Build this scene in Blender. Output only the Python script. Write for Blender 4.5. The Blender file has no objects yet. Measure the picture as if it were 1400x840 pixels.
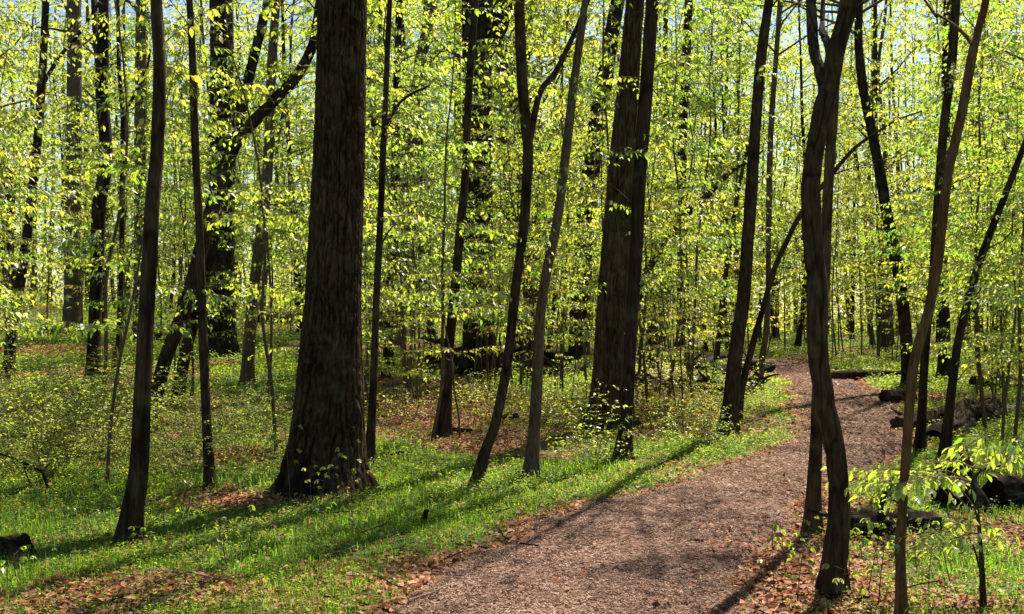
import bpy, math
import numpy as np
from mathutils import Vector

rng = np.random.default_rng(11)
S = bpy.context.scene
COL = S.collection
R = math.radians
PI = math.pi

# ------------------------------------------------------------------ camera, light, exposure
FP = 1500.0            # focal length in photo pixels (1400 wide)
EYE = 1.6
HOR = 430.0            # photo row of the horizon
cam = bpy.data.cameras.new("camera")
camo = bpy.data.objects.new("camera", cam)
COL.objects.link(camo)
camo.location = (0, 0, EYE)
camo.rotation_euler = (R(90), 0, 0)
cam.sensor_width = 36.0
cam.lens = 36.0 * FP / 1400.0
cam.shift_y = (HOR - 420.0) / 1400.0
cam.clip_start = 0.05
cam.clip_end = 2000
S.camera = camo

SUN_EL, SUN_AZ = 52.0, 30.0
W = bpy.data.worlds.new("World")
S.world = W
W.use_nodes = True
nt = W.node_tree
bg = nt.nodes["Background"]
sky = nt.nodes.new("ShaderNodeTexSky")
sky.sky_type = 'NISHITA'
sky.sun_disc = False
sky.sun_elevation = R(SUN_EL)
sky.sun_rotation = R(SUN_AZ)
sky.air_density = 1.0
sky.dust_density = 0.6
nt.links.new(sky.outputs[0], bg.inputs[0])
bg.inputs[1].default_value = 0.05
sun = bpy.data.lights.new("sun", 'SUN')
sun.energy = 5.0
sun.angle = R(0.5)
sun.color = (1.0, 0.91, 0.74)
suno = bpy.data.objects.new("sun", sun)
COL.objects.link(suno)
sd = Vector((math.sin(R(SUN_AZ)) * math.cos(R(SUN_EL)), math.cos(R(SUN_AZ)) * math.cos(R(SUN_EL)), math.sin(R(SUN_EL))))
suno.rotation_euler = (-sd).to_track_quat('-Z', 'Y').to_euler()
suno.location = sd * 60
S.view_settings.view_transform = 'Standard'
S.view_settings.look = 'None'
S.view_settings.exposure = 1.68
S.view_settings.gamma = 1.0
S.view_settings.use_curve_mapping = False
S.render.engine = 'CYCLES'
cy = S.cycles
cy.max_bounces = 6
cy.diffuse_bounces = 3
cy.glossy_bounces = 2
cy.transmission_bounces = 4
cy.transparent_max_bounces = 4
cy.use_denoising = True
cy.sample_clamp_indirect = 6.0

# ------------------------------------------------------------------ numpy noise
def _h(ix, iy, iz, seed):
    h = (ix.astype(np.int64) * 374761393 + iy.astype(np.int64) * 668265263 + iz.astype(np.int64) * 2147483647 + seed * 1274126177) & 0xFFFFFFFF
    h = ((h ^ (h >> 13)) * 1274126177) & 0xFFFFFFFF
    h = ((h ^ (h >> 16)) * 2246822519) & 0xFFFFFFFF
    return ((h ^ (h >> 15)) & 0xFFFFFF) / float(0xFFFFFF)

def noise(x, y, z=None, seed=0):
    x = np.asarray(x, float); y = np.asarray(y, float)
    z = np.zeros_like(x) if z is None else np.asarray(z, float)
    ix, iy, iz = np.floor(x), np.floor(y), np.floor(z)
    fx, fy, fz = x - ix, y - iy, z - iz
    fx = fx * fx * (3 - 2 * fx); fy = fy * fy * (3 - 2 * fy); fz = fz * fz * (3 - 2 * fz)
    o = 0
    for a in (0, 1):
        for b in (0, 1):
            for c in (0, 1):
                o = o + _h(ix + a, iy + b, iz + c, seed) * (fx if a else 1 - fx) * (fy if b else 1 - fy) * (fz if c else 1 - fz)
    return o

def fbm(x, y, seed=0, oct=3):
    o, a, t = 0, 1.0, 0
    for k in range(oct):
        o = o + a * noise(np.asarray(x) * 2 ** k, np.asarray(y) * 2 ** k, seed=seed + k); t += a; a *= .5
    return o / t

def smooth(a, b, x):
    t = np.clip((np.asarray(x, float) - a) / (b - a), 0, 1)
    return t * t * (3 - 2 * t)

# ------------------------------------------------------------------ the lie of the land
def height(x, y):
    x = np.asarray(x, float); y = np.asarray(y, float)
    d = np.sqrt(x * x + y * y)
    left = 1 - smooth(-3.0, 4.0, x)
    slope = 0.006 + 0.026 * left
    rise = slope * np.clip(d - 10, 0, 70)
    bump = (fbm(x * .35, y * .35, 3) - .5) * .16 * smooth(3, 12, d) + (fbm(x * 1.6, y * 1.6, 9, 2) - .5) * .05
    return np.where(y > 0, rise, 0) + bump * (1 - pathmask(x, y, .5) * .85)

PY = np.array([-30, -8, 0, 3, 5.85, 7.0, 8.28, 10.2, 13.3, 18.5, 24.0, 29.0, 33.0, 34.6, 35.6, 36.4, 37.2])
PL = np.array([-6., -4., -2.6, -1.45, -.70, -.36, .08, 1.55, 3.42, 4.82, 6.05, 6.9, 7.0, 6.0, 3.0, .5, -1.0])
PR = np.array([-4., -2., -.7, .35, 1.10, 1.50, 2.0, 2.95, 4.72, 6.45, 7.6, 8.3, 8.7, 8.7, 8.4, 7.2, -.8])
def pedges(y):
    y = np.asarray(y, float)
    l = np.interp(y, PY, PL); r = np.interp(y, PY, PR)
    n = (noise(y * 1.3, y * 0, seed=21) - .5) * .30 + (noise(y * 4.1, y * 0, seed=22) - .5) * .14
    m = (noise(y * 1.2, y * 0, seed=31) - .5) * .30 + (noise(y * 3.7, y * 0, seed=32) - .5) * .14
    return l + n, r + m

def pathmask(x, y, soft=.2):
    l, r = pedges(y)
    m = smooth(-soft, soft * .3, np.asarray(x) - l) * smooth(-soft, soft * .3, r - np.asarray(x))
    return m * (np.asarray(y) < 37.2)

def G(px, py):
    """ground point seen at photo pixel (px, py)"""
    Ds = np.arange(3.0, 95.0, .02)
    z = height((px - 700) / FP * Ds, Ds)
    hit = np.nonzero(EYE + (HOR - py) / FP * Ds <= z)[0]
    D = float(Ds[hit[0]]) if len(hit) else 60.0
    X = (px - 700) / FP * D
    return np.array([X, D, float(height(X, D))])

def at(px, py, D):
    return np.array([(px - 700) / FP * D, D, EYE + (HOR - py) / FP * D])

# ------------------------------------------------------------------ mesh building
class MB:
    def __init__(s):
        s.v = []; s.n = 0; s.a = []; s.f = []          # faces: (array, material)
    def add(s, v, faces, mat=0, at=None):
        v = np.asarray(v, float).reshape(-1, 3)
        s.a.append(np.ones(len(v)) if at is None else np.asarray(at, float).ravel())
        for f in (faces if isinstance(faces, list) else [faces]):
            s.f.append((np.asarray(f, np.int64) + s.n, mat))
        s.v.append(v); s.n += len(v)
    def mesh(s, name, mats, smooth_=False, attr=None):
        me = bpy.data.meshes.new(name)
        V = np.concatenate(s.v) if s.v else np.zeros((0, 3))
        loops = np.concatenate([f.ravel() for f, m in s.f])
        tot = np.concatenate([np.full(len(f), f.shape[1]) for f, m in s.f])
        mi = np.concatenate([np.full(len(f), m) for f, m in s.f])
        start = np.concatenate([[0], np.cumsum(tot)[:-1]])
        me.vertices.add(len(V)); me.vertices.foreach_set("co", V.astype(np.float32).ravel())
        me.loops.add(len(loops)); me.loops.foreach_set("vertex_index", loops.astype(np.int32))
        me.polygons.add(len(tot))
        me.polygons.foreach_set("loop_start", start.astype(np.int32))
        me.polygons.foreach_set("loop_total", tot.astype(np.int32))
        me.polygons.foreach_set("material_index", mi.astype(np.int32))
        if smooth_:
            me.polygons.foreach_set("use_smooth", np.ones(len(tot), bool))
        for m in mats:
            me.materials.append(m)
        if attr is True:
            attr = np.concatenate(s.a)
        if attr is not None:
            a = me.attributes.new("mask", 'FLOAT', 'POINT'); a.data.foreach_set("value", attr.astype(np.float32))
        me.update(); me.validate()
        return me
    def build(s, name, mats, parent=None, smooth_=False, attr=None):
        me = s.mesh(name, mats if isinstance(mats, list) else [mats], smooth_, attr)
        return link(name, me, parent)

def link(name, data, parent=None):
    o = bpy.data.objects.new(name, data)
    COL.objects.link(o)
    if parent is not None:
        o.parent = parent
    return o

def tag(o, label=None, cat=None, group=None, kind=None):
    if label: o["label"] = label
    if cat: o["category"] = cat
    if group: o["group"] = group
    if kind: o["kind"] = kind
    return o

def empty(name, loc, rz=0.0, sc=1.0):
    o = link(name, None)
    o.location = loc; o.rotation_euler = (0, 0, rz); o.scale = (sc, sc, sc)
    return o

def copy_thing(src, loc, rz, sc, tilt=(0, 0), label=None, group=None):
    r = src.copy(); COL.objects.link(r)
    r.location = loc; r.rotation_euler = (tilt[0], tilt[1], rz); r.scale = (sc, sc, sc)
    if label: r["label"] = label
    if group: r["group"] = group
    for ch in KIDS[src.name]:
        c = ch.copy(); COL.objects.link(c); c.parent = r
    return r
KIDS = {}

def tube(mb, pts, rad, sides=8, mat=0, cap=True, disp=None):
    P = np.asarray(pts, float); n = len(P); rad = np.broadcast_to(np.asarray(rad, float), (n,))
    T = np.gradient(P, axis=0); T /= np.linalg.norm(T, axis=1)[:, None] + 1e-9
    ref = np.array([1., 0, 0]) if abs(T[:, 0]).mean() < .8 else np.array([0, 0, 1.])
    if abs(T[:, 0]).mean() < .8 and abs(T[:, 2]).mean() < .4:
        ref = np.array([0, 0, 1.])
    A = ref - (T @ ref)[:, None] * T; A /= np.linalg.norm(A, axis=1)[:, None] + 1e-9
    B = np.cross(T, A)
    th = np.arange(sides) * 2 * PI / sides
    rr = np.repeat(rad[:, None], sides, 1)
    crack = None
    if disp is not None:
        dd = disp(th, P, rad)
        if isinstance(dd, tuple): dd, crack = dd
        rr = rr + dd
    V = P[:, None, :] + rr[..., None] * (np.cos(th)[None, :, None] * A[:, None, :] + np.sin(th)[None, :, None] * B[:, None, :])
    i = np.arange(n - 1)[:, None] * sides; j = np.arange(sides)[None, :]; k = (j + 1) % sides
    F = np.stack([i + j, i + k, i + sides + k, i + sides + j], -1).reshape(-1, 4)
    mb.add(V.reshape(-1, 3), F, mat, crack)
    if cap:
        for e in ((0, n - 1) if cap is True else cap):
            ring = V[e]
            Vc = np.vstack([ring, ring.mean(0)])
            f = np.stack([np.arange(sides), (np.arange(sides) + 1) % sides, np.full(sides, sides)], -1)
            if e == 0: f = f[:, ::-1]
            mb.add(Vc, f, mat)

def curve(pts, step):
    """Catmull-Rom through rows of any width"""
    P = np.asarray(pts, float)
    if len(P) < 3:
        n = max(2, int(np.linalg.norm(P[-1][:3] - P[0][:3]) / step) + 1)
        t = np.linspace(0, 1, n)[:, None]
        return P[0] * (1 - t) + P[-1] * t
    Q = np.vstack([2 * P[0] - P[1], P, 2 * P[-1] - P[-2]])
    out = []
    for k in range(1, len(Q) - 2):
        L = np.linalg.norm(Q[k + 1][:3] - Q[k][:3])
        t = np.linspace(0, 1, max(2, int(L / step) + 1), endpoint=False)[:, None]
        p0, p1, p2, p3 = Q[k - 1], Q[k], Q[k + 1], Q[k + 2]
        out.append(.5 * (2 * p1 + (p2 - p0) * t + (2 * p0 - 5 * p1 + 4 * p2 - p3) * t ** 2 + (3 * p1 - p0 - 3 * p2 + p3) * t ** 3))
    out.append(P[-1:])
    return np.vstack(out)

def leaves(mb, base, d, length, width=.30, mat=0, simple=False, up=None, jit=.5, fold=.25):
    n = len(base)
    if n == 0: return
    d = d / (np.linalg.norm(d, axis=1)[:, None] + 1e-9)
    u = (np.array([0, 0, 1.]) if up is None else up) + rng.normal(0, jit, (n, 3))
    s = np.cross(d, u); s /= np.linalg.norm(s, axis=1)[:, None] + 1e-9
    nr = np.cross(s, d)
    L = np.broadcast_to(np.asarray(length, float), (n,))[:, None]
    w = L * width
    ar = np.arange(n)[:, None]
    if simple:
        V = np.stack([base, base + d * L * .45 + s * w + nr * w * fold, base + d * L - nr * L * .08, base + d * L * .45 - s * w + nr * w * fold], 1)
        mb.add(V.reshape(-1, 3), ar * 4 + np.array([[0, 1, 2, 3]]), mat)
    else:
        c = rng.uniform(.02, .22, (n, 1))
        V = np.stack([base, base + d * L * .38 + s * w + nr * w * fold, base + d * L * .38 - s * w + nr * w * fold,
                      base + d * L * .42, base + d * L - nr * L * c,
                      base + d * L * .74 + s * w * .62 + nr * (w * fold * .6 - L * c * .35), base + d * L * .74 - s * w * .62 + nr * (w * fold * .6 - L * c * .35)], 1)
        o = ar * 7
        mb.add(V.reshape(-1, 3), [np.concatenate([o + np.array([[0, 3, 1]]), o + np.array([[0, 2, 3]])]),
                                  np.concatenate([o + np.array([[1, 3, 4, 5]]), o + np.array([[3, 2, 6, 4]])])], mat)

def spray(tw, lv, A, B, leaf=.07, droop=.12, sub=6, space=.06, r0=.004, subl=.42, simple=False, pitch=(15, 72), lmat=1, tmat=0, wid=.24, bare=.15, sides=3):
    """a leafy twig from A to B: a main axis, side twigs in a flat layer, leaves hanging off both sides"""
    A = np.asarray(A, float); B = np.asarray(B, float)
    L = np.linalg.norm(B - A)
    t = np.linspace(0, 1, 7)[:, None]
    wob = np.cumsum(rng.normal(0, .018 * L, (7, 3)), 0); wob -= wob[0]
    main = A + (B - A) * t + np.array([0, 0, 1.]) * (droop * L * 4 * t * (1 - t)) * .6 + wob * (t > 0)
    tube(tw, main, np.linspace(r0, r0 * .35, 7), sides, tmat, False)
    lines = [(main, bare)]
    az = math.atan2(B[1] - A[1], B[0] - A[0])
    for k in range(sub):
        q = .18 + .75 * (k + rng.uniform(0, .9)) / sub
        p = np.array([np.interp(q, t[:, 0], main[:, c]) for c in range(3)])
        a = az + (1 if k % 2 else -1) * R(rng.uniform(28, 62))
        l = L * subl * (1.1 - .65 * q) * rng.uniform(.7, 1.25)
        e = rng.uniform(-.25, .25)
        q4 = np.linspace(0, 1, 4)[:, None]
        ln = p + np.array([math.cos(a), math.sin(a), e]) * l * q4 + np.array([0, 0, -1.]) * l * .12 * q4 ** 2
        tube(tw, ln, np.linspace(r0 * .5, r0 * .25, 4), 3, tmat, False)
        lines.append((ln, .1))
    bs, ds = [], []
    for ln, b0 in lines:
        seg = np.linalg.norm(np.diff(ln, axis=0), axis=1); cum = np.concatenate([[0], np.cumsum(seg)])
        nn = max(2, int(cum[-1] * (1 - b0) / (space * 1.75)))
        q = np.linspace(cum[-1] * b0, cum[-1], nn) + rng.normal(0, space * .3, nn)
        q = np.repeat(np.clip(q, 0, cum[-1]), 2); n = 2 * nn
        p = np.stack([np.interp(q, cum, ln[:, c]) for c in range(3)], 1)
        a = math.atan2(ln[-1, 1] - ln[0, 1], ln[-1, 0] - ln[0, 0])
        sg = np.where(np.arange(n) % 2, 1, -1)
        aa = a + sg * R(1) * rng.uniform(25, 75, n)
        aa[-1] = a
        pt = -R(1) * rng.uniform(pitch[0], pitch[1], n)
        bs.append(p); ds.append(np.stack([np.cos(aa) * np.cos(pt), np.sin(aa) * np.cos(pt), np.sin(pt)], 1))
    b = np.concatenate(bs); d = np.concatenate(ds)
    keep = rng.random(len(b)) < .9
    b, d = b[keep], d[keep]
    leaves(lv, b + d * .008, d, leaf * rng.uniform(.5, 1.35, len(b)), wid, lmat, simple)

# ------------------------------------------------------------------ materials
def newmat(name):
    m = bpy.data.materials.new(name); m.use_nodes = True
    nt = m.node_tree; nt.nodes.clear()
    return m, nt, nt.nodes.new("ShaderNodeOutputMaterial")

def ramp(nt, cols, pos=None, interp='LINEAR'):
    r = nt.nodes.new("ShaderNodeValToRGB"); e = r.color_ramp.elements
    r.color_ramp.interpolation = interp
    pos = pos or [i / (len(cols) - 1) for i in range(len(cols))]
    while len(e) < len(cols): e.new(.5)
    for k, c in enumerate(cols):
        e[k].position = pos[k]; e[k].color = (*c, 1)
    return r

def leaf_mat(name, refl, trans, mix=.55, gloss=.055, rough=.42, hue=.032):
    """thin leaf: diffuse + light passing through, each leaf and each tree a shade of its own"""
    m, nt, out = newmat(name)
    N = nt.nodes.new; Lk = nt.links.new
    geo = N("ShaderNodeNewGeometry"); oi = N("ShaderNodeObjectInfo")
    rr = ramp(nt, refl); rt = ramp(nt, trans)
    Lk(geo.outputs["Random Per Island"], rr.inputs[0]); Lk(geo.outputs["Random Per Island"], rt.inputs[0])
    mp = N("ShaderNodeMapRange"); mp.inputs[3].default_value = .5 - hue; mp.inputs[4].default_value = .5 + hue * .6
    Lk(oi.outputs["Random"], mp.inputs[0])
    outs = []
    for r in (rr, rt):
        h = N("ShaderNodeHueSaturation"); Lk(mp.outputs[0], h.inputs["Hue"]); Lk(r.outputs[0], h.inputs["Color"]); outs.append(h)
    df = N("ShaderNodeBsdfDiffuse"); Lk(outs[0].outputs[0], df.inputs[0])
    tr = N("ShaderNodeBsdfTranslucent"); Lk(outs[1].outputs[0], tr.inputs[0])
    mx = N("ShaderNodeMixShader"); mx.inputs[0].default_value = mix
    Lk(df.outputs[0], mx.inputs[1]); Lk(tr.outputs[0], mx.inputs[2])
    gl = N("ShaderNodeBsdfGlossy"); gl.inputs["Roughness"].default_value = rough
    m2 = N("ShaderNodeMixShader"); m2.inputs[0].default_value = gloss
    Lk(mx.outputs[0], m2.inputs[1]); Lk(gl.outputs[0], m2.inputs[2]); Lk(m2.outputs[0], out.inputs[0])
    return m

def bark_mat(name, dark, mid, light, sx=16, sz=2.2, bump=.6, moss=0.0, fissure=False):
    m, nt, out = newmat(name)
    N = nt.nodes.new; Lk = nt.links.new
    tc = N("ShaderNodeTexCoord"); mp = N("ShaderNodeMapping"); mp.inputs["Scale"].default_value = (sx, sx, sz)
    Lk(tc.outputs["Object"], mp.inputs[0])
    n1 = N("ShaderNodeTexNoise"); n1.inputs["Scale"].default_value = 1.6; n1.inputs["Detail"].default_value = 7; n1.inputs["Roughness"].default_value = .65
    Lk(mp.outputs[0], n1.inputs["Vector"])
    n2 = N("ShaderNodeTexNoise"); n2.inputs["Scale"].default_value = 2.3; n2.inputs["Detail"].default_value = 4
    Lk(tc.outputs["Object"], n2.inputs["Vector"])
    ad = N("ShaderNodeMath"); ad.operation = 'MULTIPLY_ADD'; ad.inputs[1].default_value = .35
    Lk(n2.outputs[0], ad.inputs[0]); Lk(n1.outputs[0], ad.inputs[2])
    r = ramp(nt, [dark, dark, mid, light], [0, .50, .68, .92]); Lk(ad.outputs[0], r.inputs[0])
    col = r.outputs[0]
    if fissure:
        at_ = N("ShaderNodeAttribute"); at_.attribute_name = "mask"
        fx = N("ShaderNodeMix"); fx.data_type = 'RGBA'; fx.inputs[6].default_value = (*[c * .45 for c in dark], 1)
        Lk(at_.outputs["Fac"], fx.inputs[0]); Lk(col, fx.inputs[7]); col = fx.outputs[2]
    n3 = N("ShaderNodeTexNoise"); n3.inputs["Scale"].default_value = 5.5; n3.inputs["Detail"].default_value = 5
    Lk(tc.outputs["Object"], n3.inputs["Vector"])
    mr = ramp(nt, [(0, 0, 0), (1, 1, 1)], [.56 - moss * .2, .68]); Lk(n3.outputs[0], mr.inputs[0])
    mc = N("ShaderNodeMix"); mc.data_type = 'RGBA'
    fm = N("ShaderNodeMath"); fm.operation = 'MULTIPLY'; fm.inputs[1].default_value = .25 + moss * .6
    Lk(mr.outputs[0], fm.inputs[0]); Lk(fm.outputs[0], mc.inputs[0]); Lk(col, mc.inputs[6]); mc.inputs[7].default_value = (.10, .115, .055, 1)
    p = N("ShaderNodeBsdfPrincipled"); p.inputs["Roughness"].default_value = .95
    p.inputs["Specular IOR Level"].default_value = .03
    Lk(mc.outputs[2], p.inputs["Base Color"])
    b = N("ShaderNodeBump"); b.inputs["Strength"].default_value = bump; b.inputs["Distance"].default_value = .02
    Lk(n1.outputs[0], b.inputs["Height"]); Lk(b.outputs[0], p.inputs["Normal"]); Lk(p.outputs[0], out.inputs[0])
    return m

def litter_mat(name, cols, mix=.25, rough=.7, spec=.2, patch=0.0):
    m, nt, out = newmat(name)
    N = nt.nodes.new; Lk = nt.links.new
    geo = N("ShaderNodeNewGeometry")
    r = ramp(nt, cols); Lk(geo.outputs["Random Per Island"], r.inputs[0])
    p = N("ShaderNodeBsdfPrincipled"); p.inputs["Roughness"].default_value = rough; p.inputs["Specular IOR Level"].default_value = spec
    col = r.outputs[0]
    if patch:                                  # worn patches of the mulch, and dappled shade painted into its colour
        tc = N("ShaderNodeTexCoord"); nz = N("ShaderNodeTexNoise"); nz.inputs["Scale"].default_value = 1.1; nz.inputs["Detail"].default_value = 5
        Lk(tc.outputs["Object"], nz.inputs["Vector"])
        mr = N("ShaderNodeMapRange"); mr.inputs[1].default_value = .32; mr.inputs[2].default_value = .66; mr.inputs[3].default_value = 1 - patch; mr.inputs[4].default_value = 1.12
        Lk(nz.outputs[0], mr.inputs[0])
        h = N("ShaderNodeHueSaturation"); Lk(col, h.inputs["Color"]); Lk(mr.outputs[0], h.inputs["Value"]); col = h.outputs[0]
    Lk(col, p.inputs["Base Color"])
    tr = N("ShaderNodeBsdfTranslucent"); Lk(col, tr.inputs[0])
    mx = N("ShaderNodeMixShader"); mx.inputs[0].default_value = mix
    Lk(p.outputs[0], mx.inputs[1]); Lk(tr.outputs[0], mx.inputs[2]); Lk(mx.outputs[0], out.inputs[0])
    return m

M = {}
M['leaf'] = leaf_mat("young_leaf", [(.075, .135, .022), (.10, .16, .03), (.14, .19, .04), (.19, .20, .055)],
                     [(.28, .46, .026), (.40, .58, .036), (.53, .66, .055), (.68, .68, .09)])
M['leaf_green'] = leaf_mat("green_leaf", [(.06, .13, .02), (.08, .15, .02), (.11, .17, .03)],
                           [(.22, .42, .03), (.32, .52, .04), (.44, .56, .05)])
M['leaf_yellow'] = leaf_mat("yellow_leaf", [(.16, .19, .03), (.21, .20, .035), (.26, .20, .045)],
                            [(.46, .58, .04), (.58, .61, .05), (.64, .54, .07)])
M['shrub'] = leaf_mat("shrub_leaf", [(.05, .11, .03), (.08, .14, .04), (.13, .18, .06)],
                      [(.26, .40, .035), (.40, .52, .045), (.52, .58, .06)], gloss=.025, rough=.45)
M['cover'] = leaf_mat("ground_cover_leaf", [(.055, .12, .014), (.085, .155, .018), (.13, .18, .025)],
                      [(.22, .37, .02), (.34, .48, .025), (.48, .56, .04)], mix=.55, gloss=.015)
M['grass'] = leaf_mat("grass_blade", [(.06, .12, .012), (.09, .155, .015), (.14, .19, .022)],
                      [(.14, .35, .016), (.24, .46, .02), (.38, .54, .03)], mix=.55, gloss=.018, rough=.5)
M['bark_dark'] = bark_mat("bark_dark", (.014, .010, .007), (.036, .025, .017), (.07, .05, .035), fissure=True)
M['bark_oak'] = bark_mat("bark_oak", (.014, .009, .0055), (.050, .031, .017), (.11, .072, .042), sx=18, sz=7, bump=.7, fissure=True)
M['bark_brown'] = bark_mat("bark_brown", (.020, .013, .008), (.052, .034, .020), (.105, .07, .043), sx=24, sz=4, fissure=True)
M['bark_tan'] = bark_mat("bark_tan", (.045, .031, .018), (.10, .07, .042), (.17, .125, .08), sx=26, sz=5)
M['bark_orange'] = bark_mat("bark_orange", (.045, .022, .010), (.11, .055, .025), (.18, .10, .05), sx=24, sz=4)
M['bark_grey'] = bark_mat("bark_grey", (.045, .034, .025), (.085, .066, .048), (.14, .11, .085), sx=18, sz=3)
M['bark_mossy'] = bark_mat("bark_mossy", (.022, .014, .008), (.075, .048, .026), (.14, .095, .053), sx=15, sz=2, moss=.2, fissure=True)
M['twig'] = bark_mat("twig_bark", (.05, .035, .022), (.10, .07, .045), (.17, .13, .09), sx=30, sz=12, bump=.2)
M['rotten'] = bark_mat("rotten_wood", (.006, .0045, .0035), (.016, .011, .008), (.05, .036, .024), sx=9, sz=9, bump=1.0)
M['dead'] = bark_mat("weathered_wood", (.11, .085, .065), (.21, .17, .135), (.36, .30, .25), sx=20, sz=20, bump=.4)
M['dark_log'] = bark_mat("damp_log_bark", (.009, .0065, .0045), (.028, .019, .013), (.08, .056, .037), sx=7, sz=7, bump=1.0)
M['litter'] = litter_mat("dead_leaf", [(.10, .042, .020), (.20, .075, .030), (.30, .13, .06), (.38, .23, .14), (.33, .085, .028), (.42, .27, .17)], .28, .65, .12)
M['chips'] = litter_mat("bark_mulch", [(.05, .027, .018), (.13, .074, .050), (.235, .145, .102), (.37, .25, .19), (.16, .082, .053), (.50, .37, .29)], 0.0, .9, .05, .52)

def ground_mat():
    m, nt, out = newmat("forest_floor")
    N = nt.nodes.new; Lk = nt.links.new
    tc = N("ShaderNodeTexCoord")
    n1 = N("ShaderNodeTexNoise"); n1.inputs["Scale"].default_value = 9; n1.inputs["Detail"].default_value = 8; n1.inputs["Roughness"].default_value = .7
    v1 = N("ShaderNodeTexVoronoi"); v1.inputs["Scale"].default_value = 13
    n2 = N("ShaderNodeTexNoise"); n2.inputs["Scale"].default_value = .8; n2.inputs["Detail"].default_value = 6
    for n in (n1, v1, n2): Lk(tc.outputs["Object"], n.inputs["Vector"])
    litter = ramp(nt, [(.045, .025, .014), (.12, .062, .034), (.20, .115, .068), (.30, .20, .13)], [.25, .45, .62, .8])
    Lk(n1.outputs[0], litter.inputs[0])
    vs = N("ShaderNodeSeparateColor"); Lk(v1.outputs["Color"], vs.inputs[0])
    vc = ramp(nt, [(.07, .035, .02), (.20, .10, .05), (.31, .21, .14)]); Lk(vs.outputs[0], vc.inputs[0])
    mx = N("ShaderNodeMix"); mx.data_type = 'RGBA'; mx.inputs[0].default_value = .5
    Lk(litter.outputs[0], mx.inputs[6]); Lk(vc.outputs[0], mx.inputs[7])
    green = ramp(nt, [(.02, .04, .010), (.05, .085, .016), (.09, .13, .025)], [.3, .5, .72]); Lk(n1.outputs[0], green.inputs[0])
    at_ = N("ShaderNodeAttribute"); at_.attribute_name = "mask"
    ad = N("ShaderNodeMath"); ad.operation = 'MULTIPLY_ADD'; ad.inputs[1].default_value = .9
    sb = N("ShaderNodeMath"); sb.operation = 'SUBTRACT'; sb.inputs[1].default_value = .5
    Lk(n2.outputs[0], sb.inputs[0]); Lk(sb.outputs[0], ad.inputs[0]); Lk(at_.outputs["Fac"], ad.inputs[2])
    fr = ramp(nt, [(0, 0, 0), (1, 1, 1)], [.3, .75]); Lk(ad.outputs[0], fr.inputs[0])
    m2 = N("ShaderNodeMix"); m2.data_type = 'RGBA'; Lk(fr.outputs[0], m2.inputs[0]); Lk(mx.outputs[2], m2.inputs[6]); Lk(green.outputs[0], m2.inputs[7])
    p = N("ShaderNodeBsdfPrincipled"); p.inputs["Roughness"].default_value = .95; p.inputs["Specular IOR Level"].default_value = .1
    Lk(m2.outputs[2], p.inputs["Base Color"])
    b = N("ShaderNodeBump"); b.inputs["Strength"].default_value = .8; b.inputs["Distance"].default_value = .04
    Lk(n1.outputs[0], b.inputs["Height"]); Lk(b.outputs[0], p.inputs["Normal"]); Lk(p.outputs[0], out.inputs[0])
    return m

def path_mat():
    m, nt, out = newmat("mulch_path")
    N = nt.nodes.new; Lk = nt.links.new
    tc = N("ShaderNodeTexCoord")
    v1 = N("ShaderNodeTexVoronoi"); v1.inputs["Scale"].default_value = 42; v1.inputs["Randomness"].default_value = 1
    v2 = N("ShaderNodeTexVoronoi"); v2.inputs["Scale"].default_value = 85
    n1 = N("ShaderNodeTexNoise"); n1.inputs["Scale"].default_value = 1.4; n1.inputs["Detail"].default_value = 5
    for n in (v1, v2, n1): Lk(tc.outputs["Object"], n.inputs["Vector"])
    s1 = N("ShaderNodeSeparateColor"); Lk(v1.outputs["Color"], s1.inputs[0])
    c1 = ramp(nt, [(.04, .022, .016), (.10, .056, .041), (.18, .11, .085), (.29, .19, .15)]); Lk(s1.outputs[0], c1.inputs[0])
    h = N("ShaderNodeHueSaturation"); Lk(c1.outputs[0], h.inputs["Color"])
    mr = N("ShaderNodeMapRange"); mr.inputs[3].default_value = .5; mr.inputs[4].default_value = 1.3
    Lk(n1.outputs[0], mr.inputs[0]); Lk(mr.outputs[0], h.inputs["Value"])
    p = N("ShaderNodeBsdfPrincipled"); p.inputs["Roughness"].default_value = .95; p.inputs["Specular IOR Level"].default_value = .03
    Lk(h.outputs[0], p.inputs["Base Color"])
    b = N("ShaderNodeBump"); b.inputs["Strength"].default_value = .9; b.inputs["Distance"].default_value = .015
    ad = N("ShaderNodeMath"); ad.operation = 'ADD'; Lk(v1.outputs["Distance"], ad.inputs[0]); Lk(v2.outputs["Distance"], ad.inputs[1])
    Lk(ad.outputs[0], b.inputs["Height"]); Lk(b.outputs[0], p.inputs["Normal"]); Lk(p.outputs[0], out.inputs[0])
    return m

# ------------------------------------------------------------------ where the floor is bare litter, where it is green
LIT = [(G(px, py), rx, ry, w) for px, py, rx, ry, w in [
    (190, 803, 1.1, .5, .62), (40, 828, .9, .4, .55), (440, 835, .5, .4, .4), (570, 800, .45, .7, .7), (60, 575, 3, 2.4, 1), (140, 590, 1.6, 1.5, .9), (290, 620, .7, 1.0, .8), (330, 685, .45, .5, .8),
    (590, 560, 2.4, 3.2, 1), (700, 600, 1.0, 1.4, .9), (640, 605, .8, 1.2, .9), (400, 590, .8, 2, .6), (270, 560, 1.5, 2.4, .9), (1055, 760, .55, 1.6, 1), (1010, 835, .5, .8, .9),
    (1090, 690, .5, 1.4, 1), (960, 650, .9, .8, .7), (1240, 600, .5, 2.2, .8), (770, 600, .8, 1.3, .8), (1385, 735, .5, .6, .8), (1190, 735, .6, .6, .9),
    (900, 575, 2, 2.5, .75), (1330, 835, .3, .3, .8), (1130, 790, .25, .4, .6), (1020, 655, .8, .7, .6)]]
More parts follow.
